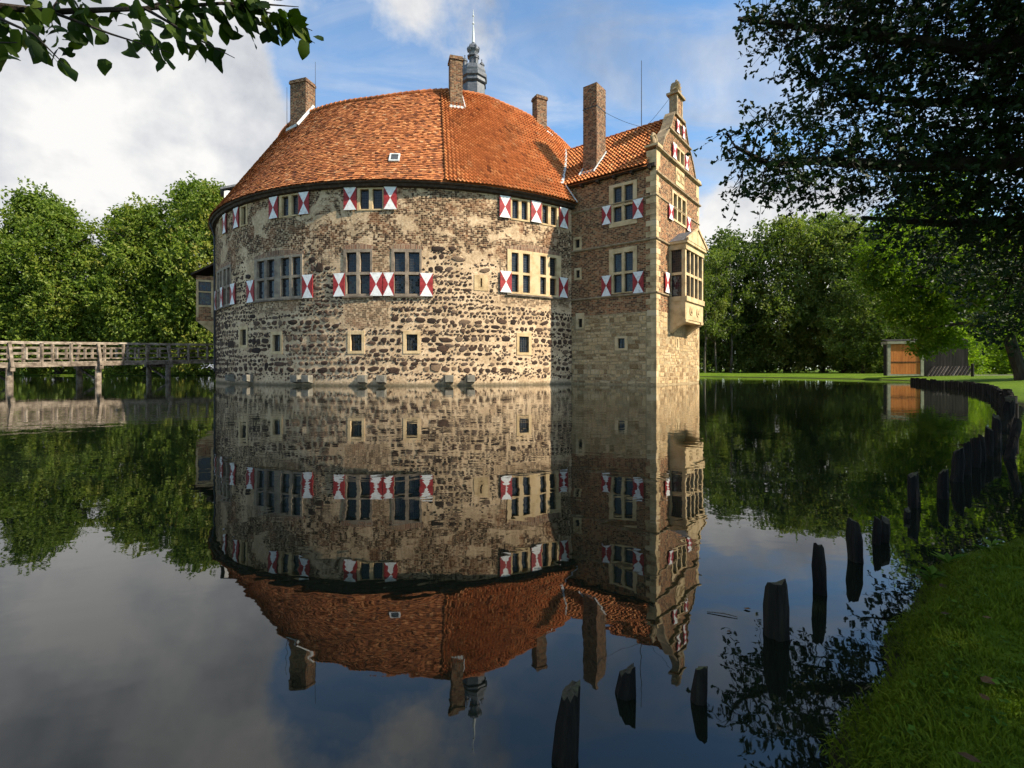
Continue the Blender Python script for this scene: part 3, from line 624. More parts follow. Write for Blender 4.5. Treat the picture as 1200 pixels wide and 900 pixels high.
def chimney(root, x, y, z0, z1, la, lb, ang, flash=None, cap=True, slope=None):
    ca, sa = math.cos(ang), math.sin(ang)
    def B(a, b, z): return (x + a * ca - b * sa, y + a * sa + b * ca, z)
    mb = MB()
    for (a0, b0, a1, b1) in ((-1, -1, 1, -1), (1, -1, 1, 1), (1, 1, -1, 1), (-1, 1, -1, -1)):
        p0 = (a0 * la / 2, b0 * lb / 2); p1 = (a1 * la / 2, b1 * lb / 2); L = math.hypot(p1[0] - p0[0], p1[1] - p0[1])
        mb.add([B(*p0, z0), B(*p1, z0), B(*p1, z1), B(*p0, z1)], [(0, 1, 2, 3)], 0, [(0, z0, 0), (L, z0, 0), (L, z1, 0), (0, z1, 0)])
    mb.add([B(-la / 2, -lb / 2, z1), B(la / 2, -lb / 2, z1), B(la / 2, lb / 2, z1), B(-la / 2, lb / 2, z1)], [(0, 1, 2, 3)])
    ch = mb.build('chimney', CHIM, root)
    if cap:
        mb = MB(); M = lambda u, z, n: B(u, n, z)
        ubox(mb, M, -la / 2 - .06, la / 2 + .06, z1 - .18, z1 - .02, -lb / 2 - .06, lb / 2 + .06); ubox(mb, M, -la / 2 - .03, la / 2 + .03, z1 - .02, z1 + .08, -lb / 2 - .03, lb / 2 + .03)
        mb.build('cap', CHIM, ch)
    if flash:
        mb = MB()
        for p, q in flash: ubeam(mb, p, q, .05, .17)
        mb.build('flashing', ZINC, ch)
    return ch
def on_roof(ph, s): p = RP(ph, s, .05); return p
ph = R_(-36); p = RP(ph, 4.75); a = ph + R_(18)
chimney(castle, p[0], p[1], 16.2, 21.3, 1.35, .95, a, [(RP(ph - .035, 3.9, .12), RP(ph + .055, 3.9, .12)), (RP(ph + .065, 3.9, .14), RP(ph + .085, 5.0, .14))])
ph = R_(15.3); p = RP(ph, 4.75)
chimney(castle, p[0], p[1], 17.6, 21.7, .82, .8, ph, [(RP(ph - .034, 4.25, .1), RP(ph + .034, 4.25, .1)), (RP(ph + .04, 4.25, .1), RP(ph + .036, 5.1, .1))])
ph = R_(46); p = RP(ph, 4.9)
chimney(castle, p[0], p[1], 18, 21.1, .85, .7, R_(28), [(RP(ph + .01, 4.4, .1), RP(ph + .05, 4.3, .1))])
# slated turret with its bulb, lantern and spire rising from the courtyard
tx, ty = -2.96, 37.9; s8 = R_(22.5)
mb = MB(); lathe(mb, tx, ty, [(.95, 17), (.95, 22.35), (.90, 22.55), (1.02, 22.62)], 8, 0, s8); tur = mb.build('turret', LEAD, castle)
mb = MB(); lathe(mb, tx, ty, [(.93, 22.62), (1.02, 22.72), (.98, 22.95), (1.10, 23.05), (1.12, 23.3), (1.0, 23.4), (1.03, 23.55), (.9, 23.9), (.6, 24.15), (.3, 24.3)], 8, 0, s8); mb.build('bulb', LEAD, tur)
for k in range(4):
    a = s8 + k * math.pi / 2; mb = MB(); x, y = tx + .68 * math.cos(a), ty + .68 * math.sin(a)
    lathe(mb, x, y, [(.17, 23.7), (.17, 24.3), (.22, 24.34), (.22, 24.42), (.12, 24.55), (.02, 24.7), (.05, 24.8), (.0, 24.86)], 8); mb.build('dormer', LEAD, tur)
mb = MB(); lathe(mb, tx, ty, [(.33, 24.2), (.33, 24.75), (.48, 24.8), (.48, 24.9), (.30, 24.95), (.34, 25.15), (.46, 25.35), (.38, 25.6), (.20, 25.8), (.12, 25.95)], 8, 0, s8); mb.build('lantern', LEAD, tur)
for k in range(6):
    a = k * math.pi / 3; mb = MB(); lathe(mb, tx + .42 * math.cos(a), ty + .42 * math.sin(a), [(.02, 25.2), (.07, 25.4), (.09, 25.5), (.05, 25.6), (.0, 25.7)], 6); mb.build('knob', LEAD, tur)
mb = MB(); lathe(mb, tx, ty, [(.12, 25.9), (.10, 26.2), (.05, 27.2), (.03, 27.3), (.09, 27.42), (.03, 27.55), (.03, 27.9), (.08, 28.0), (.03, 28.12), (.015, 28.5)], 8); mb.build('spire', ZINC, tur)
# lightning rods
for ph, h in ((R_(-29.5), 3.4), (R_(-47), 3.0)):
    p = RP(ph, run(ph)); mb = MB(); tube(mb, [(p[0], p[1], p[2] - .1), (p[0], p[1], p[2] + h)], [.022, .012], 5); mb.build('lightning_rod', IRON, castle)
# rainwater pipe at the left edge of the round wall
mb = MB(); p0 = -16.55; tube(mb, [MR(p0, 11.5, .42), MR(p0, 11.0, .25), MR(p0, 10.5, .12), MR(p0, .8, .12)], .065, 8); mb.build('downpipe', IRON, castle)
# brick bay hanging on the far left side, and a pale dormer above it
def MY(u, z, n):
    ph = R_(-66.2); cx, cy = CX + RW * math.sin(ph), CY - RW * math.cos(ph)
    return (cx + u * math.cos(ph) + n * math.sin(ph), cy + u * math.sin(ph) - n * math.cos(ph), z)
mb = MB(); ubox(mb, MY, -1.3, 1.3, 4.6, 8.0, -.6, 1.25); bay = mb.build('bay', BRICK, castle)
for u in (1.3,):
    MS = lambda a, z, n: MY(u + n, z, a)
    mb = MB(); ubox(mb, MS, .12, .26, 4.9, 7.7, 0, .04); ubox(mb, MS, 1.08, 1.22, 4.9, 7.7, 0, .04); ubox(mb, MS, .26, 1.08, 7.56, 7.7, 0, .036); ubox(mb, MS, .26, 1.08, 5.65, 5.8, 0, .036); ubox(mb, MS, .26, 1.08, 6.75, 6.85, 0, .036)
    mb.build('bay_frame', TRIM, bay); pane_obj(MS, .26, 1.08, 5.8, 6.75, .012, bay); pane_obj(MS, .26, 1.08, 6.85, 7.56, .012, bay)
mb = MB(); q = [(-1.3, 4.6, 1.25), (1.3, 4.6, 1.25), (1.3, 4.6, -.3), (-1.3, 4.6, -.3), (-1.0, 3.7, .2), (1.0, 3.7, .2), (1.0, 3.7, -.3), (-1.0, 3.7, -.3)]
mb.add([MY(a, b, c) for a, b, c in q], BF); mb.build('bay_corbel', TRIM, bay)
mb = MB(); q = [(-1.55, 7.95, 1.55), (1.55, 7.95, 1.55), (1.55, 9.1, -.3), (-1.55, 9.1, -.3), (-1.55, 8.1, 1.55), (1.55, 8.1, 1.55), (1.55, 9.25, -.3), (-1.55, 9.25, -.3)]
mb.add([MY(a, b, c) for a, b, c in q], BF); mb.build('bay_roof', DWOOD, bay)
def MD(u, z, n):
    ph = R_(-60); return (CX + (RW + n) * math.sin(ph) + u * math.cos(ph), CY - (RW + n) * math.cos(ph) + u * math.sin(ph), z)
mb = MB(); ubox(mb, MD, -.6, .9, 12.4, 14.25, -2.4, -.55); dm = mb.build('roof_dormer', PLASTER, castle)
mb = MB(); q = [(-.8, 14.2, -.3), (1.1, 14.2, -.3), (1.1, 15.3, -3), (-.8, 15.3, -3), (-.8, 14.35, -.3), (1.1, 14.35, -.3), (1.1, 15.45, -3), (-.8, 15.45, -3)]
mb.add([MD(a, b, c) for a, b, c in q], BF); mb.build('dormer_roof', LEAD, dm)

# ------------------------------------------------------------------ the gabled wing
C0 = Vector((8.45, 29.0, 0)); aR = R_(51.8); dR = Vector((math.cos(aR), math.sin(aR), 0)); dL = Vector((-math.sin(aR), math.cos(aR), 0)); nR = -dL; nL = -dR
GW = 7.75; GC = GW / 2; LW = 9.5
def ML(u, z, n=0): p = C0 + dL * u + nL * n; return (p.x, p.y, z)
def MG(u, z, n=0): p = C0 + dR * u + nR * n; return (p.x, p.y, z)
wing = thing('gabled_wing', 'tall brick wing with stepped gable, sandstone quoins and oriel, right of the round wall', 'castle wing', tuple(C0))
lt = [(1.44, 2.0), (2.18, 2.74)]
window(wing, 'L', ML, 1.2, 3.02, 9.75, 12.38, lt, [(10.05, 10.98), (11.1, 12.2)], [(.76, 1.42, 10.0, 11.15), (2.86, 3.48, 10.0, 11.15)], sill=False)
window(wing, 'L', ML, 1.2, 3.02, 5.62, 8.4, lt, [(5.68, 6.8), (6.95, 8.1)], [(.74, 1.42, 5.53, 6.8), (2.86, 3.52, 5.53, 6.8)], sill=False)
for a, b, c, d, (e, f, g, h) in ((5.0, 5.62, 8.72, 9.58, (5.15, 5.47, 8.88, 9.42)), (5.0, 5.54, 6.78, 7.56, (5.14, 5.42, 6.92, 7.42)), (4.8, 5.43, 3.6, 4.62, (4.96, 5.25, 3.68, 4.24)), (1.8, 2.64, 2.12, 2.98, (1.99, 2.45, 2.25, 2.86))):
    window(wing, 'L', ML, a, b, c, d, [(e, f)], [(g, h)], sill=False, bars=1, fn=.03)
l3 = [(2.66, 3.28), (3.46, 4.08), (4.26, 4.88)]
window(wing, 'G', MG, 2.45, 5.08, 10.32, 12.22, l3, [(10.45, 11.12), (11.24, 12.06)], [(1.76, 2.5, 10.22, 11.12), (5.04, 5.78, 10.22, 11.12)], sill=False, fn=.06)
window(wing, 'G', MG, 3.05, 4.7, 14.18, 15.22, [(3.2, 3.8), (3.96, 4.55)], [(14.3, 15.08)], [(2.42, 3.1, 14.2, 15.15), (4.66, 5.3, 14.2, 15.15)], sill=False, fn=.06)
window(wing, 'G', MG, 3.45, 4.3, 16.02, 16.9, [(3.62, 4.13)], [(16.12, 16.78)], [(3.1, 3.6, 16.05, 16.85), (4.15, 4.65, 16.05, 16.85)], sill=False, fn=.05)
window(wing, 'G', MG, 3.2, 3.72, 2.2, 3.02, [(3.38, 3.54)], [(2.34, 2.9)], sill=False, fn=.03)
# walls: brick above, sandstone rubble below
ZB = 4.42
mb = MB()
wall_grid(mb, ML, (0, LW), (ZB, 13.1), HOLES['L'], .3, 0); wall_grid(mb, ML, (0, LW), (-1.2, ZB), [h for h in HOLES['L']], .3, 1)
GZ = [(0, 13.95), (.7, 14.0), (.95, 14.45), (1.3, 15.0), (1.75, 15.5), (2.15, 15.85), (2.45, 16.35), (2.7, 16.85), (2.95, 17.15)]
OUT = GZ + [(GW - u, z) for u, z in reversed(GZ)]
def gtop(u): return float(np.interp(u, [a for a, b in OUT], [b for a, b in OUT]))
wall_grid(mb, MG, (0, GW), (ZB, 14.0 - .05), HOLES['G'], .3, 0); wall_grid(mb, MG, (0, GW), (-1.2, ZB), HOLES['G'], .3, 1)
# the shaped gable above the second cornice, thick, with openings cut as columns
hg = [h for h in HOLES['G'] if h[2] > 14]
U = sorted({round(x, 3) for x in list(np.linspace(.7, GW - .7, 34)) + [h[0] for h in hg] + [h[1] for h in hg]})
for a, b in zip(U, U[1:]):
    m_ = (a + b) / 2; segs = [13.95]; col = sorted([h for h in hg if h[0] < m_ < h[1]], key=lambda h: h[2])
    spans = []; lo = 13.95
    for h in col: spans.append((lo, lo, h[2], h[2])); lo = h[3]
    spans.append((lo, lo, gtop(a), gtop(b)))
    for z0, z1, z3, z2 in spans:
        if min(z3, z2) <= z0: continue
        q = [(a, z0, 0), (b, z1, 0), (b, z2, 0), (a, z3, 0), (a, z0, -.5), (b, z1, -.5), (b, z2, -.5), (a, z3, -.5)]
        mb.add([MG(*x) for x in q], BF[:2] + [BF[4]], 0, [(x[0], x[1], 0) for x in q])
for h in hg:
    q = [(h[0], h[2], -.25), (h[1], h[2], -.25), (h[1], h[3], -.25), (h[0], h[3], -.25)]; mb.add([MG(*x) for x in q], [(0, 1, 2, 3)], 0)
# the two unseen sides
mb.add([MG(GW, -1.2, 0), MG(GW, -1.2, -LW), MG(GW, 13.1, -LW), MG(GW, 13.1, 0)], [(0, 1, 2, 3)], 0, [(0, 0, 0), (LW, 0, 0), (LW, 14, 0), (0, 14, 0)])
wwall = mb.build('wall', [BRICK, TMORT], wing)
# sandstone rubble blocks of the foot of the wing
def unit_block(k):
    r = random.Random(300 + k); j = lambda s: r.uniform(-s, s); vs = []
    for sx, sy in ((-1, -1), (1, -1), (1, 1), (-1, 1)): vs.append((.5 * sx + j(.05), .5 * sy + j(.08), 0))
    for sx, sy in ((-1, -1), (1, -1), (1, 1), (-1, 1)): vs.append((.45 * sx + j(.03), .41 * sy + j(.05), .8 + j(.2)))
    return vs, [(0, 1, 5, 4), (1, 2, 6, 5), (2, 3, 7, 6), (3, 0, 4, 7), (4, 5, 6, 7)], r.random()
BM = []
for k in range(12):
    vs, fs, tn = unit_block(k); mb = MB(); mb.add(vs, fs, 0, None, tn); BM.append(mb.mesh('block', BLOCK))
BLK = []
def blocks(M, u0, u1, holes, flip):
    z = .08
    while z < ZB - .1:
        h = random.choice((.17, .21, .26, .32)); h = min(h, ZB + .02 - z); u = u0
        while u < u1 - .1:
            w = min(random.uniform(.2, .5) * random.choice((1, 1, 1.5)), u1 - u); uc, zc = u + w / 2, z + h / 2 + random.gauss(0, .018)
            if free(uc, zc, w * .8, h * .7, [(a - .04, b + .04, c - .04, d + .04) for a, b, c, d in holes]) and random.random() < .9:
                m4 = frame_at(M, uc, zc, -.006) @ Matrix.Rotation(random.gauss(0, .04), 4, 'Z') @ Matrix.Diagonal((w - random.uniform(.0, .05), h - random.uniform(.0, .05), random.uniform(.015, .04), 1)); BLK.append((w * h, m4))
            u += w
        z += h
blocks(ML, .62, 5.75, HOLES['L'], 1); blocks(MG, .55, GW - .05, HOLES['G'] + [(2.0, 5.5, 3.4, 5)], 0)
BLK.sort(key=lambda q: -q[0])
for ar, m4 in BLK[:300]: link('block', random.choice(BM), wwall, m4)
mb = MB()
for ar, m4 in BLK[300:]: vs, fs, tn = unit_block(random.randrange(40)); mb.add([m4 @ Vector(v) for v in vs], fs, 0, None, tn)
if mb.v: tag(mb.build('small_blocks', BLOCK, wwall), None, None, None, 'stuff')
# quoins at the front corner and at the right end
z = .15; k = 0
while z < 13.0:
    h = .36 if z < ZB else .33; a, b = (.62, .34) if k % 2 else (.36, .60); n = .022; mb = MB(); tt = random.random()
    if z < ZB: a, b = a * .9, b * .9
    p = [C0 + nL * n + nR * n, C0 + dL * a + nL * n, C0 + dL * a - nL * .05, C0 - nL * .05 - nR * .05, C0 + dR * b - nR * .05, C0 + dR * b + nR * n]
    vs = [(q.x, q.y, z + .008) for q in p] + [(q.x, q.y, z + h - .008) for q in p]
    mb.add(vs, [(i, (i + 1) % 6, 6 + (i + 1) % 6, 6 + i) for i in range(6)] + [(5, 4, 3, 2, 1, 0), (6, 7, 8, 9, 10, 11)], 0, None, tt); mb.build('quoin', TRIM, wwall)
    if z > 8.8 or z < 4:
        mb = MB(); ubox(mb, MG, GW - b * .8, GW + n, z + .008, z + h - .008, -.3, n, 0, tt); mb.build('quoin', TRIM, wwall)
    z += h; k += 1
def course(z, h, p, left=True, u0=0, u1=GW, ends=True, dz=0):
    mb = MB(); e = p if ends else 0
    q = [(0, .0), (p, h * .35), (p, h * .75), (.0, h)]
    def strip(M, a, b):
        vs = [M(a - (o if ends else 0), z + y, o) for o, y in q] + [M(b + (o if (M is MG and ends) else 0), z + y, o) for o, y in q]
        mb.add(vs, [(i, i + 1, 4 + i + 1, 4 + i) for i in range(3)] + [(0, 1, 2, 3), (7, 6, 5, 4)])
    strip(MG, u0, u1)
    if left: strip(ML, 0, 5.85)
    return mb.build('string_course', COURSE, wall_parent)
wall_parent = wwall
course(5.40, .17, .10); course(8.56, .17, .10); course(11.12, .14, .07); course(12.42, .2, .14, False); course(13.88, .24, .17, False); course(15.74, .2, .14, False, 2.0, GW - 2.0)
# shaped coping of the gable with its scrolls, pedestals, pinnacle and shell
for seq in (GZ[1:], [(GW - u, z) for u, z in GZ[1:]]):
    mb = MB()
    for (a, za), (b, zb) in zip(seq, seq[1:]):
        q = [(a, za, .07), (b, zb, .07), (b, zb + .13, .07), (a, za + .13, .07), (a, za, -.6), (b, zb, -.6), (b, zb + .13, -.6), (a, za + .13, -.6)]
        mb.add([MG(*x) for x in q], BF)
    gab = mb.build('gable_coping', COURSE, wing)
for u0, u1 in ((0, .62), (GW - .62, GW)):
    mb = MB(); ubox(mb, MG, u0 + .02, u1 - .02, 13.0, 13.9, -.62, .015); ubox(mb, MG, u0 - .08, u1 + .08, 14.1, 14.22, -.7, .14); mb.build('pedestal', TRIM, gab)
    mb = MB(); uc = (u0 + u1) / 2
    def OP(r, a, n, s=1 if u0 < 1 else -1): return MG(uc + s * r * math.cos(a), 14.62 + r * math.sin(a), n)
    pts = []
    for k in range(22):
        a = k * .5 - 1.2; r = .40 - k * .0155; pts.append(OP(r, a, -.3))
    tube(mb, pts, [.13 - .003 * k for k in range(22)], 7); tube(mb, [MG(uc, 14.2, -.3), MG(uc, 14.62, -.3)], [.22, .16], 8)
    mb.build('scroll_ornament', COURSE, gab, True)
mb = MB(); ubox(mb, MG, GC - .86, GC + .86, 17.12, 17.28, -.62, .12); ubox(mb, MG, GC - .5, GC + .5, 17.28, 18.58, -.45, .0, 1); 
ubox(mb, MG, GC - .54, GC - .34, 17.29, 18.57, -.48, .03); ubox(mb, MG, GC + .34, GC + .54, 17.29, 18.57, -.48, .03); ubox(mb, MG, GC - .70, GC + .70, 18.58, 18.72, -.62, .16)
mb.build('pinnacle', [COURSE, BRICK], gab)
mb = MB()
for k in range(9):                                     # ribbed shell
    a0 = math.pi * k / 9; a1 = math.pi * (k + 1) / 9; am = (a0 + a1) / 2
    q = [(GC, 18.74, .02), (GC + .52 * math.cos(a0), 18.8 + .72 * math.sin(a0), -.12), (GC + .58 * math.cos(am), 18.8 + .8 * math.sin(am), .0), (GC + .52 * math.cos(a1), 18.8 + .72 * math.sin(a1), -.12)]
    w = [(x, zz, -.42) for x, zz, n in q]
    mb.add([MG(*x) for x in q + w], [(0, 1, 2), (0, 2, 3), (1, 5, 6, 2), (2, 6, 7, 3), (4, 6, 5), (4, 7, 6)])
tube(mb, [MG(GC, 19.4, -.2), MG(GC, 19.75, -.2)], [.16, .07], 7)
mb.build('shell_finial', COURSE, gab)
# coat of arms
mb = MB(); ubox(mb, MG, 3.1, 4.65, 12.72, 13.82, -.05, .045); cr = mb.build('crest_panel', TRIM, wing)
for u in (3.5, 4.25):
    mb = MB(); tube(mb, [MG(u, 13.2, .04), MG(u, 13.2, .09)], [.24, .2], 9); tube(mb, [MG(u, 13.55, .03), MG(u, 13.55, .1)], [.16, .1], 7)
    for s in (-1, 1): tube(mb, [MG(u + s * .24, 13.0, .06), MG(u + s * .3, 13.3, .07), MG(u + s * .2, 13.6, .06)], .045, 5)
    mb.build('shield', TRIM, cr)
# wing roof with pantiles
EZ, RZ = 12.95, 17.35; ES = -.38; TS = (RZ - EZ) / (GC - ES)
def WP(v, s, off=0):
    k = 1 / math.hypot(1, TS); u = ES + s - off * TS * k; z = EZ + s * TS + off * k; p = C0 + dR * u + dL * v; return (p.x, p.y, z)
def WQ(v, s, off=0):
    k = 1 / math.hypot(1, TS); u = GW - ES - s; z = EZ + s * TS + off * k; p = C0 + dR * u + dL * v; return (p.x, p.y, z)
SM = GC - ES
mb = MB(); mb.add([WP(.45, 0, -.07), WP(12, 0, -.07), WP(12, SM, -.07), WP(.45, SM, -.07), WQ(12, 0, -.07), WQ(.45, 0, -.07)], [(0, 1, 2, 3), (3, 2, 4, 5)])
wroof = mb.build('roof', TILE, wing)
mb = MB(); s = 0; ds = .33 / math.hypot(1, TS); wn = (dL.cross(Vector(WP(0, 1)) - Vector(WP(0, 0)))).normalized()
if wn.z < 0: wn = -wn
while s < SM - .05:
    v = .45
    while v < 11.5:
        b = v + .245
        pantile(mb, WP(b, s), WP(v, s), WP(v, min(SM, s + ds * 1.12)), WP(b, min(SM, s + ds * 1.12)), wn, .115 + random.uniform(-.015, .02), min(1, max(0, random.gauss(.44, .25)))); v = b
    s += ds
tag(mb.build('pantiles', PAN, wroof), None, None, None, 'stuff')
mb = MB(); v = .5
while v < 11.5: tube(mb, [WP(v, SM, .02), WP(v + .39, SM, .05)], [.11, .13], 8, 0, random.uniform(.2, .6)); v += .4
tag(mb.build('ridge_tiles', TILE, wroof), None, None, None, 'stuff')
mb = MB(); ubeam(mb, WP(.0, .12, -.18), WP(6.4, .12, -.18), .22, .2); mb.build('eave_board', DWOOD, wroof)
for v in np.arange(.3, 6, 1.15):
    mb = MB(); p = C0 + dL * v; ubeam(mb, (p.x - nL.x * .05, p.y - nL.y * .05, EZ - .2), (p.x + nL.x * .34, p.y + nL.y * .34, EZ - .16), .14, .16); mb.build('rafter_end', DWOOD, wroof)
# lead valley where the two roofs meet
def ring_h(x, y): return ZE + (RE - math.hypot(x - CX, y - CY)) * SLP
mb = MB(); prev = None
for k in range(40):
    s = SM * k / 39; best = None
    for v in np.linspace(2.5, 11.5, 181):
        p = WP(v, s)
        if ring_h(p[0], p[1]) > p[2]: best = v; break
    if best:
        p = WP(best, s, .24)
        if prev: ubeam(mb, prev, p, .26, .06)
        prev = p
mb.build('valley_lead', ZINC, wroof)
mb = MB(); ubeam(mb, RP(R_(39.6), -.04, .16), RP(R_(38.6), .75, .22), .14, .06); mb.build('hip_lead', ZINC, wroof)
p = C0 + dR * 1.15 + dL * 4.7
chimney(wing, p.x, p.y, 13.2, 19.55, 1.25, 1.0, aR, [(WP(4.16, .55, .12), WP(4.16, 2.3, .14)), (WP(5.24, .55, .12), WP(5.24, 2.3, .12)), (WP(4.12, .72, .1), WP(5.28, .72, .1))], cap=False)
mb = MB(); M_ = lambda u, z, n: (p.x + u * dR.x + n * dL.x, p.y + u * dR.y + n * dL.y, z); ubox(mb, M_, -.645, .645, 18.0, 18.06, -.52, .52); mb.build('chimney_band', IRON, wing)
# mast and stay cables
q = Vector(WP(2.6, SM)); mb = MB(); tube(mb, [q - Vector((0, 0, .2)), q + Vector((0, 0, 4.6))], [.03, .018], 6); mb.build('mast', IRON, wing)
def cable(a, b, sag):
    a, b = Vector(a), Vector(b); mb = MB(); tube(mb, [a.lerp(b, t) - Vector((0, 0, sag * 4 * t * (1 - t))) for t in np.linspace(0, 1, 9)], .014, 4); mb.build('cable', IRON, wing)
cable((p.x + .6, p.y, 18.05), q + Vector((0, 0, .1)), .12); cable(WP(2.1, SM, .1), MG(GC - .3, 18.6, -.5), .04); cable((p.x - .5, p.y + .3, 17.3), WP(6.3, SM, .1), .1)

# oriel on the gable front
OU0, OU1, OP_ = 2.03, 5.47, 1.0
mb = MB(); 
ubox(mb, MG, OU0, OU1, 5.12, 5.42, .0, OP_ + .1); ubox(mb, MG, OU0 - .03, OU1 + .03, 8.28, 8.62, .0, OP_ + .06); ubox(mb, MG, OU0 - .12, OU1 + .12, 8.62, 8.78, .0, OP_ + .18)
fz = (5.42, 8.28)
for u in (OU0 + .11, OU1 - .11): ubox(mb, MG, u - .11, u + .11, *fz, OP_ - .22, OP_)
for u in (OU0 + .06, OU1 - .06): ubox(mb, MG, u - .06, u + .06, *fz, .0, .14)
ori = mb.build('oriel', TRIM, wing)
fw = np.linspace(OU0 + .22, OU1 - .22, 5)
for u in fw[1:-1]:
    mb = MB(); ubox(mb, MG, u - .08, u + .08, *fz, OP_ - .19, OP_ - .015, 0, random.random()); mb.build('mullion', TRIM, ori)
for bx_ in ((OU0 + .22, OU1 - .22, 6.74, 6.9, OP_ - .18, OP_ - .03), (OU0 + .02, OU0 + .14, 6.74, 6.9, .14, OP_ - .22), (OU1 - .14, OU1 - .02, 6.74, 6.9, .14, OP_ - .22)): mb = MB(); ubox(mb, MG, *bx_); mb.build('transom', TRIM, ori)
MOf = lambda u, z, n: MG(u, z, OP_ + n)
for a, b in zip(fw, fw[1:]):
    for c, d in ((5.42, 6.74), (6.9, 8.28)): pane_obj(MOf, a + .08, b - .08, c, d, -.14, ori)
for uu, sg in ((OU0, -1), (OU1, 1)):
    MOs = lambda a, z, n: MG(uu + sg * n, z, a)
    for c, d in ((5.42, 6.74), (6.9, 8.28)): pane_obj(MOs, .14, OP_ - .22, c, d, -.09, ori)
MOl = lambda a, z, n: MG(OU0 - n, z, a)
shutter_obj(MG, 1.15, 1.93, 5.62, 6.85, ori)
# parapet with two roundels, moulded corbel below
mb = MB(); ubox(mb, MG, OU0 + .03, OU1 - .03, 4.02, 5.12, .0, OP_)
mb.build('oriel_parapet', TRIM, ori)
for u in (3.1, 4.4):
    mb = MB(); tube(mb, [MG(u, 4.6, OP_ - .01), MG(u, 4.6, OP_ + .04)], .3, 14); tube(mb, [MG(u, 4.6, OP_ + .03), MG(u, 4.6, OP_ + .09)], [.2, .14], 10); mb.build('roundel', TRIM, ori)
mb = MB(); prof = [(OP_ + .04, 4.02), (OP_ + .02, 3.86), (OP_ - .2, 3.74), (OP_ - .42, 3.62), (OP_ - .62, 3.5), (.16, 3.3), (0, 3.2)]
for a, b in ((OU0 + .03, OU0 + .48), (OU1 - .48, OU1 - .03)):
    vs = [MG(a, z, n) for n, z in prof] + [MG(b, z, n) for n, z in prof] + [MG(a, 4.02, 0), MG(b, 4.02, 0)]; k = len(prof)
    mb.add(vs, [(i, i + 1, k + i + 1, k + i) for i in range(k - 1)] + [tuple(range(k)) + (2 * k,), tuple(range(2 * k - 1, k - 1, -1)) + (2 * k + 1,)])
ubox(mb, MG, OU0 + .48, OU1 - .48, 3.86, 4.02, 0, OP_ - .04)
mb.build('oriel_corbel', TRIM, ori)
mb = MB(); um = (OU0 + OU1) / 2; za = 9.72        # pediment roof
q = [(OU0 - .14, 8.78, OP_ + .2), (OU1 + .14, 8.78, OP_ + .2), (um, za, OP_ + .2), (OU0 - .14, 8.78, 0), (OU1 + .14, 8.78, 0), (um, za, 0)]
mb.add([MG(*x) for x in q], [(0, 2, 5, 3), (2, 1, 4, 5), (0, 1, 2)], [0, 0, 1])
mb.build('oriel_roof', [LEAD, TRIM], ori)
mb = MB()
for a, b in (((OU0 - .2, 8.84), (um, za + .08)), ((um, za + .08), (OU1 + .2, 8.84))): ubeam(mb, MG(*a, OP_ + .2), MG(*b, OP_ + .2), .14, .12)
mb.build('pediment', TRIM, ori)

# ------------------------------------------------------------------ timber footbridge
BE = Vector((-24.9, 41.6, 0)); bd = Vector((-.45, -.893, 0)).normalized(); bs = Vector((bd.y, -bd.x, 0))      # bs points to the far (left) side
if bs.x > 0: bs = -bs
def BP(t_, side, z): p = BE + bd * t_ + bs * side; return Vector((p.x, p.y, z))
def dz(t_): return 1.62 - .032 * t_
bridge = thing('timber_footbridge', 'weathered wooden footbridge on stilts crossing the water to the round wall', 'footbridge', tuple(BE))
BL = 24.0; BWD = 2.6
bays_ = [3.75 + 4.52 * k for k in range(-2, 5)]
for side in (0, BWD):
    mb = MB(); ubeam(mb, BP(-1, side, dz(-1) - .02), BP(BL, side, dz(BL) - .02), .2, .26, 0, .5); mb.build('deck_beam', BRIDGE, bridge)
    mb = MB(); ubeam(mb, BP(-1, side, dz(-1) + 1.42), BP(BL, side, dz(BL) + 1.42), .26, .10, 0, .85); mb.build('handrail', BRIDGE, bridge)
    for k, zz in enumerate((.36, .72, 1.08)):
        for b0 in bays_:
            e0, e1 = max(-1, b0), min(BL, b0 + 4.5)
            if e1 > e0: mb = MB(); ubeam(mb, BP(e0, side, dz(e0) + zz + random.uniform(-.025, .025)), BP(e1, side, dz(e1) + zz + random.uniform(-.025, .025)), .06, .10, 0, random.uniform(.25, .65)); mb.build('rail', BRIDGE, bridge)
    bays = [3.75 + 4.52 * k for k in range(-1, 5)]
    for a in bays:
        if 0 < a < BL:
            mb = MB(); tube(mb, [BP(a, side, -1.3), BP(a, side + random.uniform(-.03, .03), .5), BP(a, side, dz(a) - .15)], [.19, .18, .17], 10, 0, .6); mb.build('pile', BRIDGE, bridge)
            so_ = -.42 if side == 0 else .42
            mb = MB(); ubeam(mb, BP(a, side + so_, dz(a) - .12), BP(a, side, dz(a) + 1.36), .16, .17, 0, .6); mb.build('raking_strut', BRIDGE, bridge)
        for f in (1 / 3, 2 / 3):
            q = a + 4.52 * f
            if q < BL: mb = MB(); ubeam(mb, BP(q, side - .05, dz(q) - .1), BP(q, side - .05, dz(q) + 1.38), .13, .13, 0, random.uniform(.4, .8)); mb.build('rail_post', BRIDGE, bridge)
        for f in (1 / 6, 3 / 6, 5 / 6):
            q = a + 4.52 * f
            if 0 < q < BL: mb = MB(); ubeam(mb, BP(q, side - .05, dz(q) + .34), BP(q, side - .05, dz(q) + 1.1), .12, .10, 0, random.uniform(.5, .9)); mb.build('picket', BRIDGE, bridge)
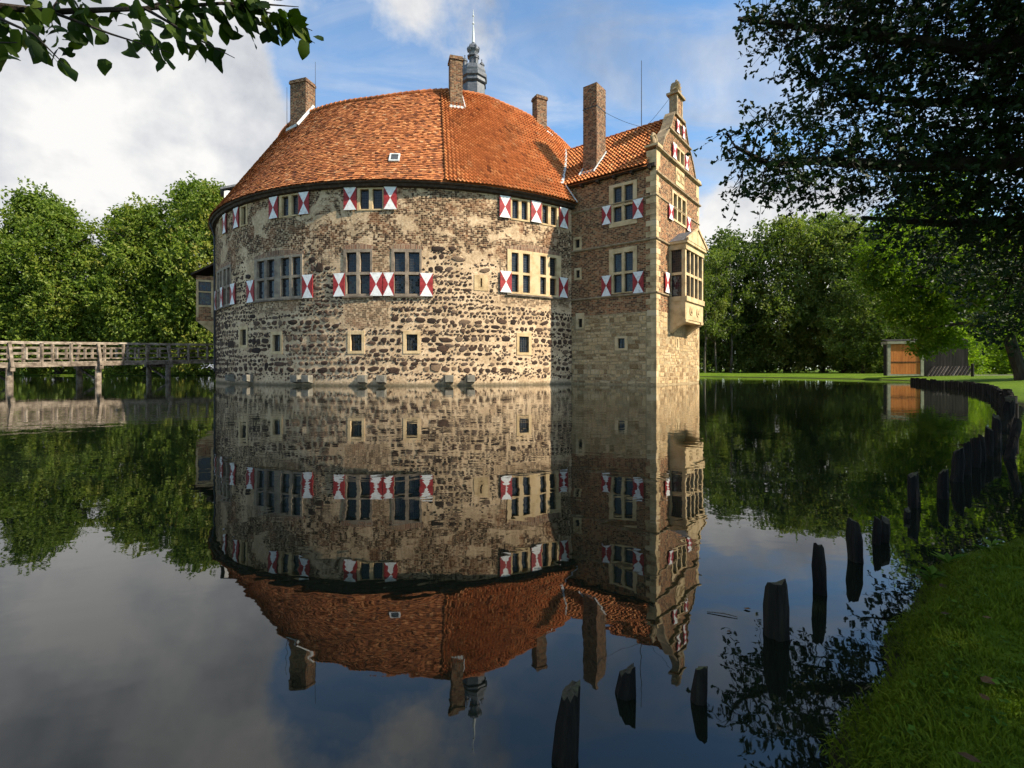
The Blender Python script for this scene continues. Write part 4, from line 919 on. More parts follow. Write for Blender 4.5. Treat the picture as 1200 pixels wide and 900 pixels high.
for a in bays:
    if 0 < a < BL:
        mb = MB(); ubeam(mb, BP(a, -.5, dz(a) - .26), BP(a, BWD + .5, dz(a) - .26), .22, .22, 0, .35); mb.build('cross_beam', BRIDGE, bridge)
        mb = MB(); ubeam(mb, BP(a, .1, .2), BP(a, BWD - .1, dz(a) - .4), .09, .14, 0, .3); mb.build('cross_brace', BRIDGE, bridge)
pm_ = MB(); ubeam(pm_, (0, -.1, 0), (0, BWD + .1, 0), .225, .05, 0, .5); PLK = [pm_.mesh('plank', BRIDGE)]
ang = math.atan2(bs.y, bs.x) - math.pi / 2
for k in range(int((BL + .6) / .24)):
    q = -.6 + k * .24; p = BP(q, 0, dz(q) + .145)
    link('plank', PLK[0], bridge, Matrix.Translation(p) @ Matrix.Rotation(ang + random.uniform(-.01, .01), 4, 'Z'))

# ------------------------------------------------------------------ shed on the far bank
sx0, sy0 = 33.6, 44.2
def MSH(u, z, n): return (sx0 + u * .98 - n * .20, sy0 - n * .98 - u * .20, z)
shed = thing('boat_shed', 'small shed with orange board doors and a tarred lean-to on the grassy bank', 'shed', (sx0, sy0, .38))
gz = .36
mb = MB(); ubox(mb, MSH, 0, 2.62, gz, 3.15, -.8, 0); sb = mb.build('shed_body', BLACKW, shed)
mb = MB(); ubox(mb, MSH, -.1, .14, gz, 3.2, -.05, .12); ubox(mb, MSH, 2.48, 2.72, gz, 3.2, -.05, .12); ubox(mb, MSH, -.16, 2.78, 3.2, 3.42, -.9, .2); ubox(mb, MSH, .14, 2.48, gz, gz + .14, -.05, .10); mb.build('door_frame', GREYW, shed)
for k in range(10):
    u = .16 + k * .232; mb = MB(); ubox(mb, MSH, u, u + .222, gz + .16, 3.18, .0, .045 + random.uniform(0, .006), 0, random.random()); mb.build('door_board', ORANGE, shed)
mb = MB(); ubox(mb, MSH, .15, 2.48, 1.55, 1.62, .05, .075); mb.build('door_rail', BLACKW, shed)
for k in range(15):
    u = 2.76 + k * .235; mb = MB(); ubox(mb, MSH, u, u + .225, gz - .05, 3.5, -.32, -.25 + random.uniform(0, .01), 0, random.random()); mb.build('wall_board', BLACKW, shed)
for k in range(12):
    u = 2.9 + k * .27; mb = MB(); ubeam(mb, MSH(u, gz - .05, .25), MSH(u + .75, gz + .85, -.2), .15, .04, 0, random.random()); mb.build('leaning_board', SPLASH, shed)
mb = MB(); q = [(-.1, 3.43, .12), (6.2, 3.51, -.2), (6.2, 3.6, -1.1), (-.1, 3.6, -1.1), (-.1, 3.49, .12), (6.2, 3.57, -.2), (6.2, 3.66, -1.1), (-.1, 3.66, -1.1)]
mb.add([MSH(*x) for x in q], BF); mb.build('shed_roof', BLACKW, shed); mb = MB(); ubox(mb, MSH, 2.74, 6.28, gz, 3.5, -1.0, -.33); mb.build('lean_to', BLACKW, shed)
fp = thing('fence_post', 'slim dark post standing on the lawn right of the shed', 'post', (37.4, 40.2, .36)); mb = MB(); tube(mb, [(37.4, 40.2, .3), (37.4, 40.2, 1.35)], [.10, .10], 8); tube(mb, [(37.4, 40.2, 1.35), (37.4, 40.2, 1.42)], [.12, .05], 8); mb.build('shaft', BLACKW, fp)

# ------------------------------------------------------------------ posts in the water and the stake edging
def post(x, y, h, r, lean=(0, 0), label='', flat=.4, seed=0):
    rr = random.Random(seed); o = thing('mooring_post', label, 'post', (x, y, 0), 'old wooden posts standing in the shallow water'); mb = MB(); n = 14; L = 9; vs = []; fs = []; ph_ = [rr.uniform(-.16, .16) for _ in range(n)]
    for i in range(L):
        z = -.5 + (h + .5) * i / (L - 1)
        for k in range(n):
            a = 2 * math.pi * k / n; q = r * (1 + .10 * math.sin(2 * a + seed) + ph_[k] + rr.uniform(-.06, .06) + .05 * math.sin(z * 30 + seed)) * (1 - .10 * max(0, z) / max(h, .1)); zz = z
            if i == L - 1: zz += r * (.55 * math.sin(a + seed) + rr.uniform(-.35, .35)); q *= .84
            vs.append((x + q * math.cos(a) + lean[0] * z, y + q * math.sin(a) + lean[1] * z, zz))
    for i in range(L - 1):
        for k in range(n): fs.append((i * n + k, i * n + (k + 1) % n, (i + 1) * n + (k + 1) % n, (i + 1) * n + k))
    mb.add(vs, fs); mb.build('shaft', POSTW, o, False)
    mb = MB(); top = vs[-n:]; c = (sum(v[0] for v in top) / n, sum(v[1] for v in top) / n, sum(v[2] for v in top) / n + r * .25)
    mb.add(top + [c], [(k, (k + 1) % n, n) for k in range(n)]); mb.build('end_grain', POSTTOP, o, False)
def pxp(x, yb): d = 580.0 / (yb - 432); return ((x - 600) / 580 * d, d)
PL = [(663, 893, 810, 28, 'square-topped dark post nearest to the camera, at the bottom edge of the picture'),
      (733, 815, 785, 20, 'short pointed stump in open water beyond the nearest post'),
      (819, 822, 782, 16, 'low dark stump amid the reflected leaves, between pointed stump and bank'),
      (909, 745, 683, 25, 'thick post with jagged mossy top, left of the leaf reflections'),
      (960, 695, 640, 14, 'slender tall post right behind the thick jagged post'),
      (1003, 657, 612, 16, 'upright post in the middle of the row, straight sided'),
      (1027, 637, 607, 9, 'thin stick of a post leaning on its thicker neighbour'),
      (1035, 634, 608, 12, 'post paired with a thin stick, near the bank weeds'),
      (1063, 607, 597, 7, 'tiny stump at the foot of the flat-capped post'),
      (1071, 594, 556, 11, 'single post with a flat cap between the pair and the cluster'),
      (1105, 584, 552, 10, 'first post of the close cluster, farthest left in it'),
      (1121, 564, 528, 12, 'broad post of the cluster with a notched top'),
      (1132, 556, 520, 9, 'narrow post behind the notched broad one'),
      (1142, 547, 515, 10, 'middle post of the close cluster beside the bank'),
      (1151, 541, 511, 7, 'thin post squeezed between two thicker cluster posts'),
      (1158, 534, 503, 9, 'taller post at the far part of the cluster'),
      (1168, 524, 488, 10, 'second tallest post where the cluster meets the stake edging'),
      (1179, 505, 467, 12, 'tallest dark post where the stake edging begins')]
for k, (x, yb, yt, w, lab) in enumerate(PL):
    a, d = pxp(x, yb); post(a, d, (yb - yt) / 580 * d, w / 580 * d / 2, (random.uniform(-.06, .10), random.uniform(-.05, .05)), lab, .5, k * 7 + 1)
a, d = pxp(1182, 537); post(a, d, .42, .045, (.35, .1), 'leaning post tilted to the right beside the cluster', .4, 99)
pal = thing('stake_edging', 'row of short dark timber stakes edging the curved lawn bank', 'stake edging', (18.7, 19.1, 0))
edge = [(8.35, 8.3), (9.6, 9.55), (11.4, 11.4), (14.0, 14.15), (18.6, 19.2), (21.7, 23.4), (24.7, 29.3), (28.3, 35.1)]
st = []
for (x0, y0), (x1, y1) in zip(edge, edge[1:]):
    L = math.hypot(x1 - x0, y1 - y0); n = max(2, int(L / .17)); st += [(x0 + (x1 - x0) * k / n, y0 + (y1 - y0) * k / n) for k in range(n)]
sm_ = []
for k in range(6):
    mb = MB(); hh = .30 + .07 * random.random(); tube(mb, [(0, 0, -.5), (random.uniform(-.02, .02), 0, 0), (random.uniform(-.03, .03), random.uniform(-.02, .02), hh)], [.08, .078, .065], 7); sm_.append(mb.mesh('stake', POSTW))
for k, (x, y) in enumerate(st):
    link('stake', sm_[random.randrange(6)], pal, Matrix.Translation((x + random.uniform(-.03, .03), y + random.uniform(-.03, .03), random.uniform(-.08, .05))) @ Matrix.Rotation(random.uniform(0, 6), 4, 'Z') @ Matrix.Diagonal((1, 1, 1.0 if y > 12 else 1.4, 1)))

# ------------------------------------------------------------------ trees
def leaf_np(c, d, n, L, Wd, fold=.25):
    """kite leaves: two triangles folded on the midrib; c tip-less base, d axis, n normal"""
    s = np.cross(d, n); s /= np.linalg.norm(s, axis=1, keepdims=True) + 1e-9; n = np.cross(s, d)
    L = L[:, None]; Wd = Wd[:, None]
    b = c; tip = c + d * L - n * L * .12; lft = c + d * L * .45 - s * Wd / 2 + n * Wd * fold; rgt = c + d * L * .45 + s * Wd / 2 + n * Wd * fold
    V = np.stack([b, lft, tip, rgt], 1).reshape(-1, 3); k = len(c); o = np.arange(k) * 4
    F = np.concatenate([np.c_[o, o + 2, o + 1], np.c_[o, o + 3, o + 2]]); return V, F
def unit(v): return v / (np.linalg.norm(v, axis=-1, keepdims=True) + 1e-9)
def crown(name, blobs, n, size, mat, shell=.55, droop=.15, sprays=6, spread=.35, up=.35):
    """leaves in sprays spread through the volume of many uneven clumps"""
    B = np.array([b[:3] for b in blobs]); Rr = np.array([b[3] for b in blobs]); w = Rr ** 2.2; w /= w.sum()
    k = n // sprays; bi = rng.choice(len(B), k, p=w); dirs = unit(rng.normal(size=(k, 3)))
    rad = (shell + (1 - shell) * rng.random(k)) * Rr[bi] * (1 + .18 * rng.normal(size=k)); c = B[bi] + dirs * rad[:, None] * np.array([1, 1, .8])
    bt = rng.random(len(B))[bi]
    ax = unit(dirs + .6 * rng.normal(size=(k, 3)) + np.array([0, 0, -droop]))
    cs = np.repeat(c, sprays, 0) + np.repeat(ax, sprays, 0) * (rng.random(k * sprays) * spread)[:, None] + rng.normal(size=(k * sprays, 3)) * spread * .28
    d = unit(np.repeat(ax, sprays, 0) * .7 + rng.normal(size=(k * sprays, 3)) * .8 + np.array([0, 0, -droop])); nn_ = unit(rng.normal(size=(k * sprays, 3)) * .75 + np.array([0, 0, up]) + np.repeat(dirs, sprays, 0) * .5)
    L = size * rng.uniform(.7, 1.25, k * sprays)
    V, F = leaf_np(cs, d, nn_, L, L * rng.uniform(.5, .75, k * sprays))
    tint = np.clip(np.repeat(bt, sprays) * .55 + rng.random(k * sprays) * .45, 0, 1)
    return np_mesh(name, V, F, mat, np.repeat(tint, 4))
def lobed(h, r, n, z0, seed, taper=.6):
    r_ = random.Random(seed); out = []
    for k in range(n):
        f = (k + r_.random()) / n; z = z0 + (h - z0) * f; env = r * (math.sin(math.pi * min(1, .12 + f * .93)) ** taper); a = k * 2.4 + r_.uniform(-.5, .5)
        q = env * math.sqrt(r_.uniform(.15, 1)); out.append((q * math.cos(a), q * math.sin(a), z, r * r_.uniform(.15, .34)))
    return out
def trunk_mesh(h, r, seed, mat, limbs=5, lean=.05, low=.35):
    rr = random.Random(seed); mb = MB(); pts = [(0, 0, -.4)]; x = y = 0
    for k in range(1, 8): x += rr.uniform(-lean, lean) * h / 8; y += rr.uniform(-lean, lean) * h / 8; pts.append((x, y, h * .92 * k / 7))
    tube(mb, pts, [r * (1.25 if k == 0 else 1 - .125 * k) for k in range(8)], 9)
    for k in range(limbs):
        i = 2 + k % 5; a = k * 2.3 + rr.random(); p = Vector(pts[i]); L = h * rr.uniform(.16, .3); d = Vector((math.cos(a), math.sin(a), rr.uniform(.4, .9))).normalized()
        tube(mb, [p, p + d * L * .5 + Vector((0, 0, .1 * L)), p + d * L], [r * .42, r * .28, r * .1], 6)
    return mb.mesh('trunk', mat)
CRL = [crown('crown', lobed(24, 7.2, 78, 2.0, 11 + k), 22000, .50, LEAF_L, sprays=6, spread=.7, shell=.7) for k in range(3)]
CRR = [crown('crown', lobed(20, 6.2, 72, 1.6, 31 + k, .4), 19000, .44, LEAF_R, sprays=6, spread=.7, shell=.7) for k in range(3)]
CRT = crown('crown', lobed(19, 2.3, 24, 5.5, 77, .4), 3000, .36, LEAF_R, sprays=5, spread=.6, shell=.2)
TRL = [trunk_mesh(22, .38, 3 + k, BARK) for k in range(3)]; TRR = [trunk_mesh(19, .30, 13 + k, BARK) for k in range(3)]; TRT = trunk_mesh(18, .15, 23, BARKB, 7)
def tree(name, label, loc, sc, crm, trm, group, rot):
    o = thing(name, label, 'tree', loc, group, False); o.scale = (sc[0], sc[0], sc[1]); o.rotation_euler = (0, 0, rot)
    link('trunk', trm, o); link('crown', crm, o); return o
LT = [(-80, 70, 1.05, 1.06, 'tall tree at the left picture edge with a rounded lit crown'), (-73, 76, 1.0, 1.12, 'tree behind the leftmost edge tree, its crown peeping above'),
      (-66, 72, .95, .98, 'broad tree above the first bridge pile, second from the left edge'), (-60, 78, 1.0, 1.02, 'lower rear tree filling the dip in the left treeline'),
      (-54, 73, .95, 1.0, 'tree above the second bridge pile with a dark hollow'), (-49, 76, 1.0, 1.17, 'tallest tree of the left treeline with ragged top'),
      (-43, 72, .92, 1.08, 'bushy tree between the tallest left tree and the castle'), (-37.5, 75, 1.0, 1.12, 'tree next to the castle wall on the left with yellowish leaves'),
      (-31, 72, .9, 1.0, 'tree half hidden behind the left edge of the round wall'), (-90, 76, 1.1, 1.08, 'tree cut by the left picture edge behind the bridge')]
for k, (x, y, a, b, lab) in enumerate(LT): tree('maple_tree', lab, (x, y, .3), (a * 1.02, b), CRL[k % 3], TRL[k % 3], 'trees on the left bank behind the bridge', k * 1.7)
RT = [(34, 78, 1.0, 1.06, 'dense tree right of the oriel, second behind the slim trunks'), (29, 82, .9, .95, 'low rear tree closing the gap beside the gable'),
      (41, 74, 1.1, 1.12, 'tallest dark tree in the middle of the right bank'), (47, 70, 1.0, 1.05, 'dark tree with drooping boughs left of the shed'),
      (44, 62, .72, .62, 'small grey-green tree leaning over the lawn left of the shed'), (54, 66, 1.1, 1.1, 'dark tree behind the shed roof'), (62, 67, 1.1, 1.0, 'tree behind the lean-to end of the shed'),
      (73, 71, 1.1, 1.1, 'rear tree right of the shed, seen under the lime crown'), (49, 78, 1.05, 1.2, 'tree crown rising behind the dark middle tree'), (88, 66, 1.1, 1.1, 'tree at the far right edge behind the lawn')]
for k, (x, y, a, b, lab) in enumerate(RT): tree('alder_tree', lab, (x, y, .3), (a, b), CRR[k % 3], TRR[k % 3], 'trees on the right bank behind the lawn', k * 2.1)
for k, (x, y, a, b, lab) in enumerate([(27.2, 70, 1.0, 1.0, 'slim airy tree nearest to the oriel with bare stem'), (29.3, 71, .9, .93, 'slim airy tree second from the oriel'), (31.8, 72, 1.1, 1.06, 'slim airy tree third from the oriel, slightly taller')]):
    tree('ash_tree', lab, (x, y, .3), (a, b), CRT, TRT, 'slim trees beside the gable', k * 2.6)
# undergrowth on both far banks
ug = []
for k in range(70): x = -100 + k * 1.35 + random.uniform(-.5, .5); ug.append((x, 72.3 + random.uniform(-.6, 1.5), random.uniform(.4, 2.0), random.uniform(1.1, 2.0))); ug.append((x, 75 + random.uniform(-1, 2), random.uniform(2, 7.5), random.uniform(1.4, 2.6)))
o = link('undergrowth', crown('undergrowth', ug, 46000, .42, LEAF_L, sprays=5, spread=.5)); tag(o, 'dark leafy bushes hanging over the far bank under the left trees', 'undergrowth', None, 'stuff')
ug = []
for k in range(60): x = 22 + k * .95 + random.uniform(-.5, .5); ug.append((x, 73 - k * .16 + random.uniform(-2, 3) + (3 if 30 < x < 45 else 0), random.uniform(.4, 3.0), random.uniform(1.1, 2.2))); ug.append((x, 80 - k * .16 + random.uniform(-2, 2), random.uniform(2, 8), random.uniform(1.6, 2.8)))
o = link('undergrowth', crown('undergrowth', ug, 46000, .42, LEAF_R, sprays=5, spread=.5)); tag(o, 'dense shady shrubs beneath the trees on the right bank', 'undergrowth', None, 'stuff')
ug = [(random.uniform(42, 62), random.uniform(47, 54), random.uniform(.8, 4.5), random.uniform(1.0, 1.8)) for k in range(40)]
o = link('hedge', crown('hedge', ug, 22000, .24, LEAF_M, sprays=5, spread=.4)); tag(o, 'bright sunlit yellow-green shrubbery right of the shed', 'hedge', None, 'stuff')
fw_ = [(random.uniform(-130, 150), random.uniform(95, 112), random.uniform(.5, 15), random.uniform(3, 5)) for k in range(190)]
o = link('distant_wood', crown('distant_wood', fw_, 34000, .95, LEAF_R, sprays=6, spread=1.6)); tag(o, 'dark mass of distant woodland closing the gaps behind both banks', 'wood', None, 'stuff')
# bank-side lime tree with a leaning trunk
lx, ly = 29.6, 28.8
lime = thing('lime_tree', 'lime tree with leaning trunk on the right lawn, bright leaves under a dark crown', 'tree', (lx, ly, .35))
mb = MB(); tube(mb, [(lx + .2, ly, .1), (lx, ly, .8), (lx - .55, ly, 2.4), (lx - .9, ly + .1, 4.0), (lx - .8, ly + .3, 7), (lx, ly + .5, 11)], [.42, .32, .28, .26, .22, .1], 10); mb.build('trunk', BARK, lime)
limbs = [((lx - .9, ly, 4.0), (lx - 2.6, ly + 2, 5.8), (lx - 4.5, ly + 4, 6.8)), ((lx - .85, ly, 5.5), (lx + 2, ly - 1, 7.5), (lx + 6, ly - 1, 8.5)), ((lx - .7, ly, 3.2), (lx - 1.8, ly + 1.6, 3.8), (lx - 2.8, ly + 3.2, 3.6)), ((lx - .8, ly, 7), (lx - 3, ly + 1, 10), (lx - 5, ly + 2, 12))]
for l in limbs: mb = MB(); tube(mb, l, [.16, .10, .03], 7); mb.build('limb', BARK, lime)
lb = []
for x, yp, d, r in ((1040, 300, 33, 1.7), (1075, 330, 32.5, 2), (1060, 275, 34.5, 2.3), (1110, 350, 32.5, 1.7), (1110, 300, 33.5, 2.5), (1150, 330, 28, 2), (1190, 300, 28, 2.6), (1210, 350, 27.5, 1.8), (1100, 240, 35.5, 2.8),
                    (1250, 300, 28, 3), (1050, 360, 32.5, 1), (1080, 375, 32.5, 1.1), (1025, 325, 33, 1.1), (1170, 375, 27, 1.1), (1290, 350, 28, 2.2), (1340, 300, 29, 3), (1090, 400, 32.5, 0.92), (1112, 393, 32.5, 1), (1076, 408, 33, 0.52)):
    lb.append(((x - 600) / 580 * d, d, 1 + (432 - yp) / 580 * d, r))
link('crown', crown('crown', lb, 56000, .25, LEAF_M, shell=.25, sprays=7, spread=.45, droop=.3), lime)
# oak on the near right bank, its boughs reaching over the water
ox, oy = 12.6, 3.0
oak = thing('oak_tree', 'large dark oak whose boughs reach over the water from the upper right', 'tree', (ox, oy, .35))
mb = MB(); tube(mb, [(ox, oy, -.2), (ox, oy, .8), (ox - .2, oy + .1, 3), (ox - .3, oy + .2, 6), (ox, oy, 9), (ox, oy, 12)], [.75, .52, .46, .40, .28, .1], 12); mb.build('trunk', BARK, oak)
def W3(x, y, d): return ((x - 600) / 580 * d, d, 1 + (432 - y) / 580 * d)
lim = [[(ox, oy, 3.6), (10.4, 5.6, 4.2), W3(1180, 190, 8.6), W3(1060, 195, 8.8), W3(960, 188, 8.8), W3(900, 192, 8.6), W3(862, 172, 8.5)],
       [(ox, oy, 4.6), (10.6, 6, 6), W3(1150, 60, 8.8), W3(1020, 40, 9), W3(930, 30, 9), W3(865, 22, 9)],
       [(ox, oy, 4.0), (11, 6, 5), W3(1200, 120, 9), W3(1080, 120, 9.3), W3(980, 110, 9.2)],
       [(ox, oy, 3.0), (11.4, 6.4, 3.6), W3(1200, 260, 9.5), W3(1100, 262, 9.8), W3(1010, 255, 9.8)],
       [(ox, oy, 5.6), (10, 1, 7), (8, -1, 7.6)], [(ox, oy, 5), (9.5, -1, 6), (7.5, -3, 6.2)], [(ox, oy, 6), (11, -2, 8), (10, -5, 9)], [(ox, oy, 6.5), (15, 5, 8.5), (17, 7, 10)]]
for l in lim:
    n = len(l); mb = MB(); tube(mb, l, [.20 * (1 - k / n) ** 1.3 + .012 for k in range(n)], 7); mb.build('limb', BARK, oak)
ob = []
for x, y, d, r in ((845, 160, 8.5, .42), (868, 190, 8.5, .60), (885, 145, 8.6, .45), (905, 205, 8.6, .65), (940, 165, 8.7, .70), (945, 225, 8.8, .45), (985, 195, 8.7, .72), (985, 140, 8.9, .7), (1030, 190, 8.8, .8), (1030, 235, 9, .55),
                   (880, 20, 9, .5), (905, 45, 9, .6), (920, 5, 9, .8), (960, 40, 9, .95), (960, 95, 9, .7), (1010, 10, 9.2, 1.1), (1020, 80, 9, 1.0), (1060, 130, 9, 1.0), (1070, 30, 9, 1.2), (1085, 200, 9, .9), (1100, 250, 9.6, .75),
                   (1120, 90, 9, 1.2), (1140, 160, 8.8, 1.1), (1150, 20, 9, 1.3), (1160, 230, 9.2, 1.0), (1190, 110, 8.6, 1.3), (1205, 180, 8.6, 1.2), (1205, 30, 8.8, 1.4), (1210, 260, 9.4, 1.0), (1040, 280, 9.8, .5), (1150, 290, 9.8, .6), (820, 155, 8.5, .22), (828, 185, 8.5, .3), (835, 225, 8.5, .3), (865, 232, 8.5, .3),
                   (1010, -60, 9, 1.2), (1100, -70, 9, 1.4), (1200, -70, 9, 1.5), (1280, 0, 8.5, 1.6), (1290, 120, 8.5, 1.5), (1290, 220, 8.5, 1.3), (1400, 60, 8, 1.7), (1400, 180, 8, 1.5), (1330, -120, 8, 1.8), (1500, 0, 7.5, 1.8), (1500, 130, 7.5, 1.6), (1180, 330, 11, .9), (1130, 322, 12, .7), (1200, 385, 11, .75), (1162, 372, 12, .55), (1225, 300, 10, 1.2), (1090, 300, 11, .6), (1240, 370, 11, 1.0), (1300, 330, 10, 1.2)):
    ob.append((*W3(x, y, d), r))
NV = len(ob)
for k in range(74):
    a = random.uniform(0, 6.28); q = 5.6 * math.sqrt(random.random()); x, y = ox - 1.5 + q * math.cos(a), oy - 2.5 + q * math.sin(a); ob.append((x, y, random.uniform(4.8, 11.5) if y < 1.5 or x > 11 else random.uniform(7.5, 11.5), random.uniform(1.0, 1.7)))
def oak_crown(blobs, n, size, mat):
    B = np.array([b[:3] for b in blobs]); Rr = np.array([b[3] for b in blobs]); w = Rr ** 2.1; w /= w.sum(); sp = 9; k = n // sp
    bi = rng.choice(len(B), k, p=w); dirs = unit(rng.normal(size=(k, 3))); c = B[bi] + dirs * (Rr[bi] * rng.random(k) ** .5)[:, None] * np.array([1.15, 1, .75])
    ax = unit(dirs * .6 + rng.normal(size=(k, 3)) * .6 + np.array([-.15, .0, -.05])); tl = rng.uniform(.25, .55, k)
    tt = (np.tile(np.arange(sp), k) + .5) / sp; A = np.repeat(ax, sp, 0); cs = np.repeat(c, sp, 0) + A * (tt * np.repeat(tl, sp))[:, None]
    d = unit(A * .5 + rng.normal(size=(k * sp, 3)) * .75); nn_ = unit(rng.normal(size=(k * sp, 3)) * .8 + np.array([0, 0, .5])); L = size * rng.uniform(.6, 1.2, k * sp); Wd = L * rng.uniform(.5, .68, k * sp)
    s = unit(np.cross(d, nn_)); n2 = np.cross(s, d); L = L[:, None]; Wd = Wd[:, None]
    prof = [(0, 0), (.30, -.30), (.42, -.22), (.62, -.5), (.76, -.34), (1, 0), (.76, .34), (.62, .5), (.42, .22), (.30, .30)]
    V = np.stack([cs + d * L * a - s * Wd * b + n2 * (abs(b) * Wd * .35 - L * .12 * a * a) for a, b in prof], 1).reshape(-1, 3); o = np.arange(k * sp) * 10
    fans = [(0, 2, 1), (0, 5, 2), (2, 5, 4), (2, 4, 3), (0, 9, 8), (0, 8, 5), (8, 6, 5), (8, 7, 6)]
    F = np.concatenate([np.c_[o + a, o + b, o + c_] for a, b, c_ in fans]); bt = rng.random(len(B))[bi]
    leaves = np_mesh('crown', V, F, mat, np.repeat(np.clip(np.repeat(bt, sp) * .5 + rng.random(k * sp) * .5, 0, 1), 10))
    e = c + ax * tl[:, None]; s2 = unit(np.cross(ax, np.array([0, 0, 1.0]))) * .006; u2 = np.cross(s2, ax); st_ = c + (B[bi] - c) * .55
    TV = np.stack([st_ + s2, st_ - s2 * .5 + u2, st_ - s2 * .5 - u2, e], 1).reshape(-1, 3); o = np.arange(k) * 4
    return leaves, np_mesh('twigs', TV, np.concatenate([np.c_[o, o + 1, o + 3], np.c_[o + 1, o + 2, o + 3], np.c_[o + 2, o, o + 3]]), BARK)
ob = [(x, y, z, r) if i >= NV else (x + (.45 if x < 4.2 else .15), y, z, r * (.85 if x < 5 else 1)) for i, (x, y, z, r) in enumerate(ob)]
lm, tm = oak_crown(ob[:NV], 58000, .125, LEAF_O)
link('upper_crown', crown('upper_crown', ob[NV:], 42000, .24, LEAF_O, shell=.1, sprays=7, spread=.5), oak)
lp = [Vector(p) for l in lim for p in (Vector(l[0]).lerp(Vector(l[-1]), 0),) ] + [Vector(l[k]).lerp(Vector(l[k + 1]), f) for l in lim for k in range(len(l) - 1) for f in (0, .25, .5, .75, 1)]
mb = MB()
for b_ in ob[:NV]:
    c_ = Vector(b_[:3]); n_ = min(lp, key=lambda q: (q - c_).length); m_ = n_.lerp(c_, .5) + Vector((random.gauss(0, .08), random.gauss(0, .08), .06))
    tube(mb, [n_, m_, c_], [.022, .014, .006], 5)
    for k in range(5):
        d_ = Vector((random.gauss(-.2, 1), random.gauss(0, 1), random.gauss(0, .6))).normalized() * b_[3] * .8; tube(mb, [m_.lerp(c_, random.random()), c_ + d_ * .5 + Vector((0, 0, .03)), c_ + d_], [.009, .006, .003], 4)
tag(mb.build('branches', BARK, oak), None, None, None, 'stuff')
oc = link('crown', lm, oak); tag(link('twigs', tm, oak), None, None, None, 'stuff')
# beech whose branch hangs into the upper left
bx, by = -7.2, 1.0
beech = thing('beech_tree', 'beech branch with broad hanging leaves across the upper left corner', 'tree', (bx, by, .2))
mb = MB(); tube(mb, [(bx, by, -.8), (bx, by, .6), (bx + .1, by, 3), (bx, by, 6), (bx, by, 9)], [.5, .36, .32, .24, .1], 12); mb.build('trunk', BARKB, beech)
main = [(bx, by, 3.1), (-5.6, 1.6, 3.0), (-4.2, 2.2, 2.98), W3(-40, 4, 2.6), W3(60, 14, 2.75), W3(170, 10, 2.85), W3(260, 4, 2.95), W3(320, 16, 3.0), W3(366, 36, 3.0)]
mb = MB(); tube(mb, main, [.09, .06, .04, .022, .016, .012, .009, .005, .002], 7); mb.build('limb', BARK, beech)
sub = [[main[3], W3(40, 40, 2.5), W3(75, 75, 2.45)], [main[4], W3(130, 40, 2.7), W3(200, 62, 2.7)], [main[5], W3(230, 45, 2.8), W3(275, 68, 2.8)], [main[4], W3(90, -30, 2.9), W3(160, -70, 3)], [main[5], W3(260, -20, 3), W3(330, -40, 3.1)], [main[3], W3(-20, 50, 2.4), W3(20, 50, 2.35)], [main[6], W3(310, 5, 3.0), W3(350, 8, 3.05)]]
for l in sub: mb = MB(); tube(mb, l, [.010, .006, .002], 5); mb.build('twig', BARK, beech)
def beech_leaf(seed):
    r = random.Random(seed); n = 9; V = [(0, 0, 0)]
    for i in range(1, n): f = i / n; w = .31 * math.sin(math.pi * f ** .8) ** .85 * (1 + r.uniform(-.08, .08)); V += [(f, -w, .10 * w + .05 * math.sin(5 * f) - .14 * f * f), (f, 0, -.14 * f * f), (f, w, .10 * w + .05 * math.cos(6 * f + seed) - .14 * f * f)]
    V.append((1.0, 0, -.16)); F = [(0, 2, 1), (0, 3, 2)]
    for i in range(n - 2): a = 1 + 3 * i; F += [(a, a + 1, a + 4, a + 3), (a + 1, a + 2, a + 5, a + 4)]
    a = 1 + 3 * (n - 2); F += [(a, a + 1, len(V) - 1), (a + 1, a + 2, len(V) - 1)]
    mb = MB(); mb.add(V, F, 0, None, r.random()); return mb.mesh('leaf', LEAF_B, True)
LM = [beech_leaf(k) for k in range(8)]
def place_leaf(p, size, ax):
    d = Vector(ax).normalized(); nrm = Vector((random.gauss(0, .6), random.gauss(-.35, .5), random.gauss(.5, .5))); s = nrm.cross(d).normalized(); nrm = d.cross(s)
    m4 = Matrix(((d.x, s.x, nrm.x, p[0]), (d.y, s.y, nrm.y, p[1]), (d.z, s.z, nrm.z, p[2]), (0, 0, 0, 1)))
    link('leaf', random.choice(LM), beech, m4 @ Matrix.Diagonal((size, size, size, 1)))
def along(l, t_):
    k = min(len(l) - 2, int(t_ * (len(l) - 1))); f = t_ * (len(l) - 1) - k; return Vector(l[k]).lerp(Vector(l[k + 1]), f)
for k in range(195):
    f_ = random.random() ** 1.05; g_ = 1 - .75 * f_ * f_
    p = along(main[3:], f_) + Vector((random.gauss(0, .05) - .04, random.uniform(-.2, .25) * g_, random.uniform(-.17, .10) * g_ + .02)); place_leaf(p, random.uniform(.085, .13), (random.gauss(.35, .6), random.gauss(0, .5), random.gauss(-.55, .45)))
for l in sub:
    for k in range(15):
        p = along(l, random.random()) + Vector((random.gauss(0, .03), random.uniform(-.1, .1), random.gauss(0, .03))); place_leaf(p, random.uniform(.085, .13), (random.gauss(.3, .6), random.gauss(0, .5), random.gauss(-.6, .4)))
bb = [(bx + random.gauss(0, 1.6), by + random.gauss(0, 1.6) - .6, random.uniform(4.6, 10), random.uniform(.8, 1.4)) for k in range(26)] + [(*(along(main[:4], f) + Vector((0, random.gauss(0, .2), random.uniform(.1, .5)))), .35) for f in np.linspace(.15, .95, 12)]
tag(link('crown', crown('crown', bb, 12000, .13, LEAF_B, shell=.2, sprays=8, spread=.4), beech), None, None, None, 'stuff')

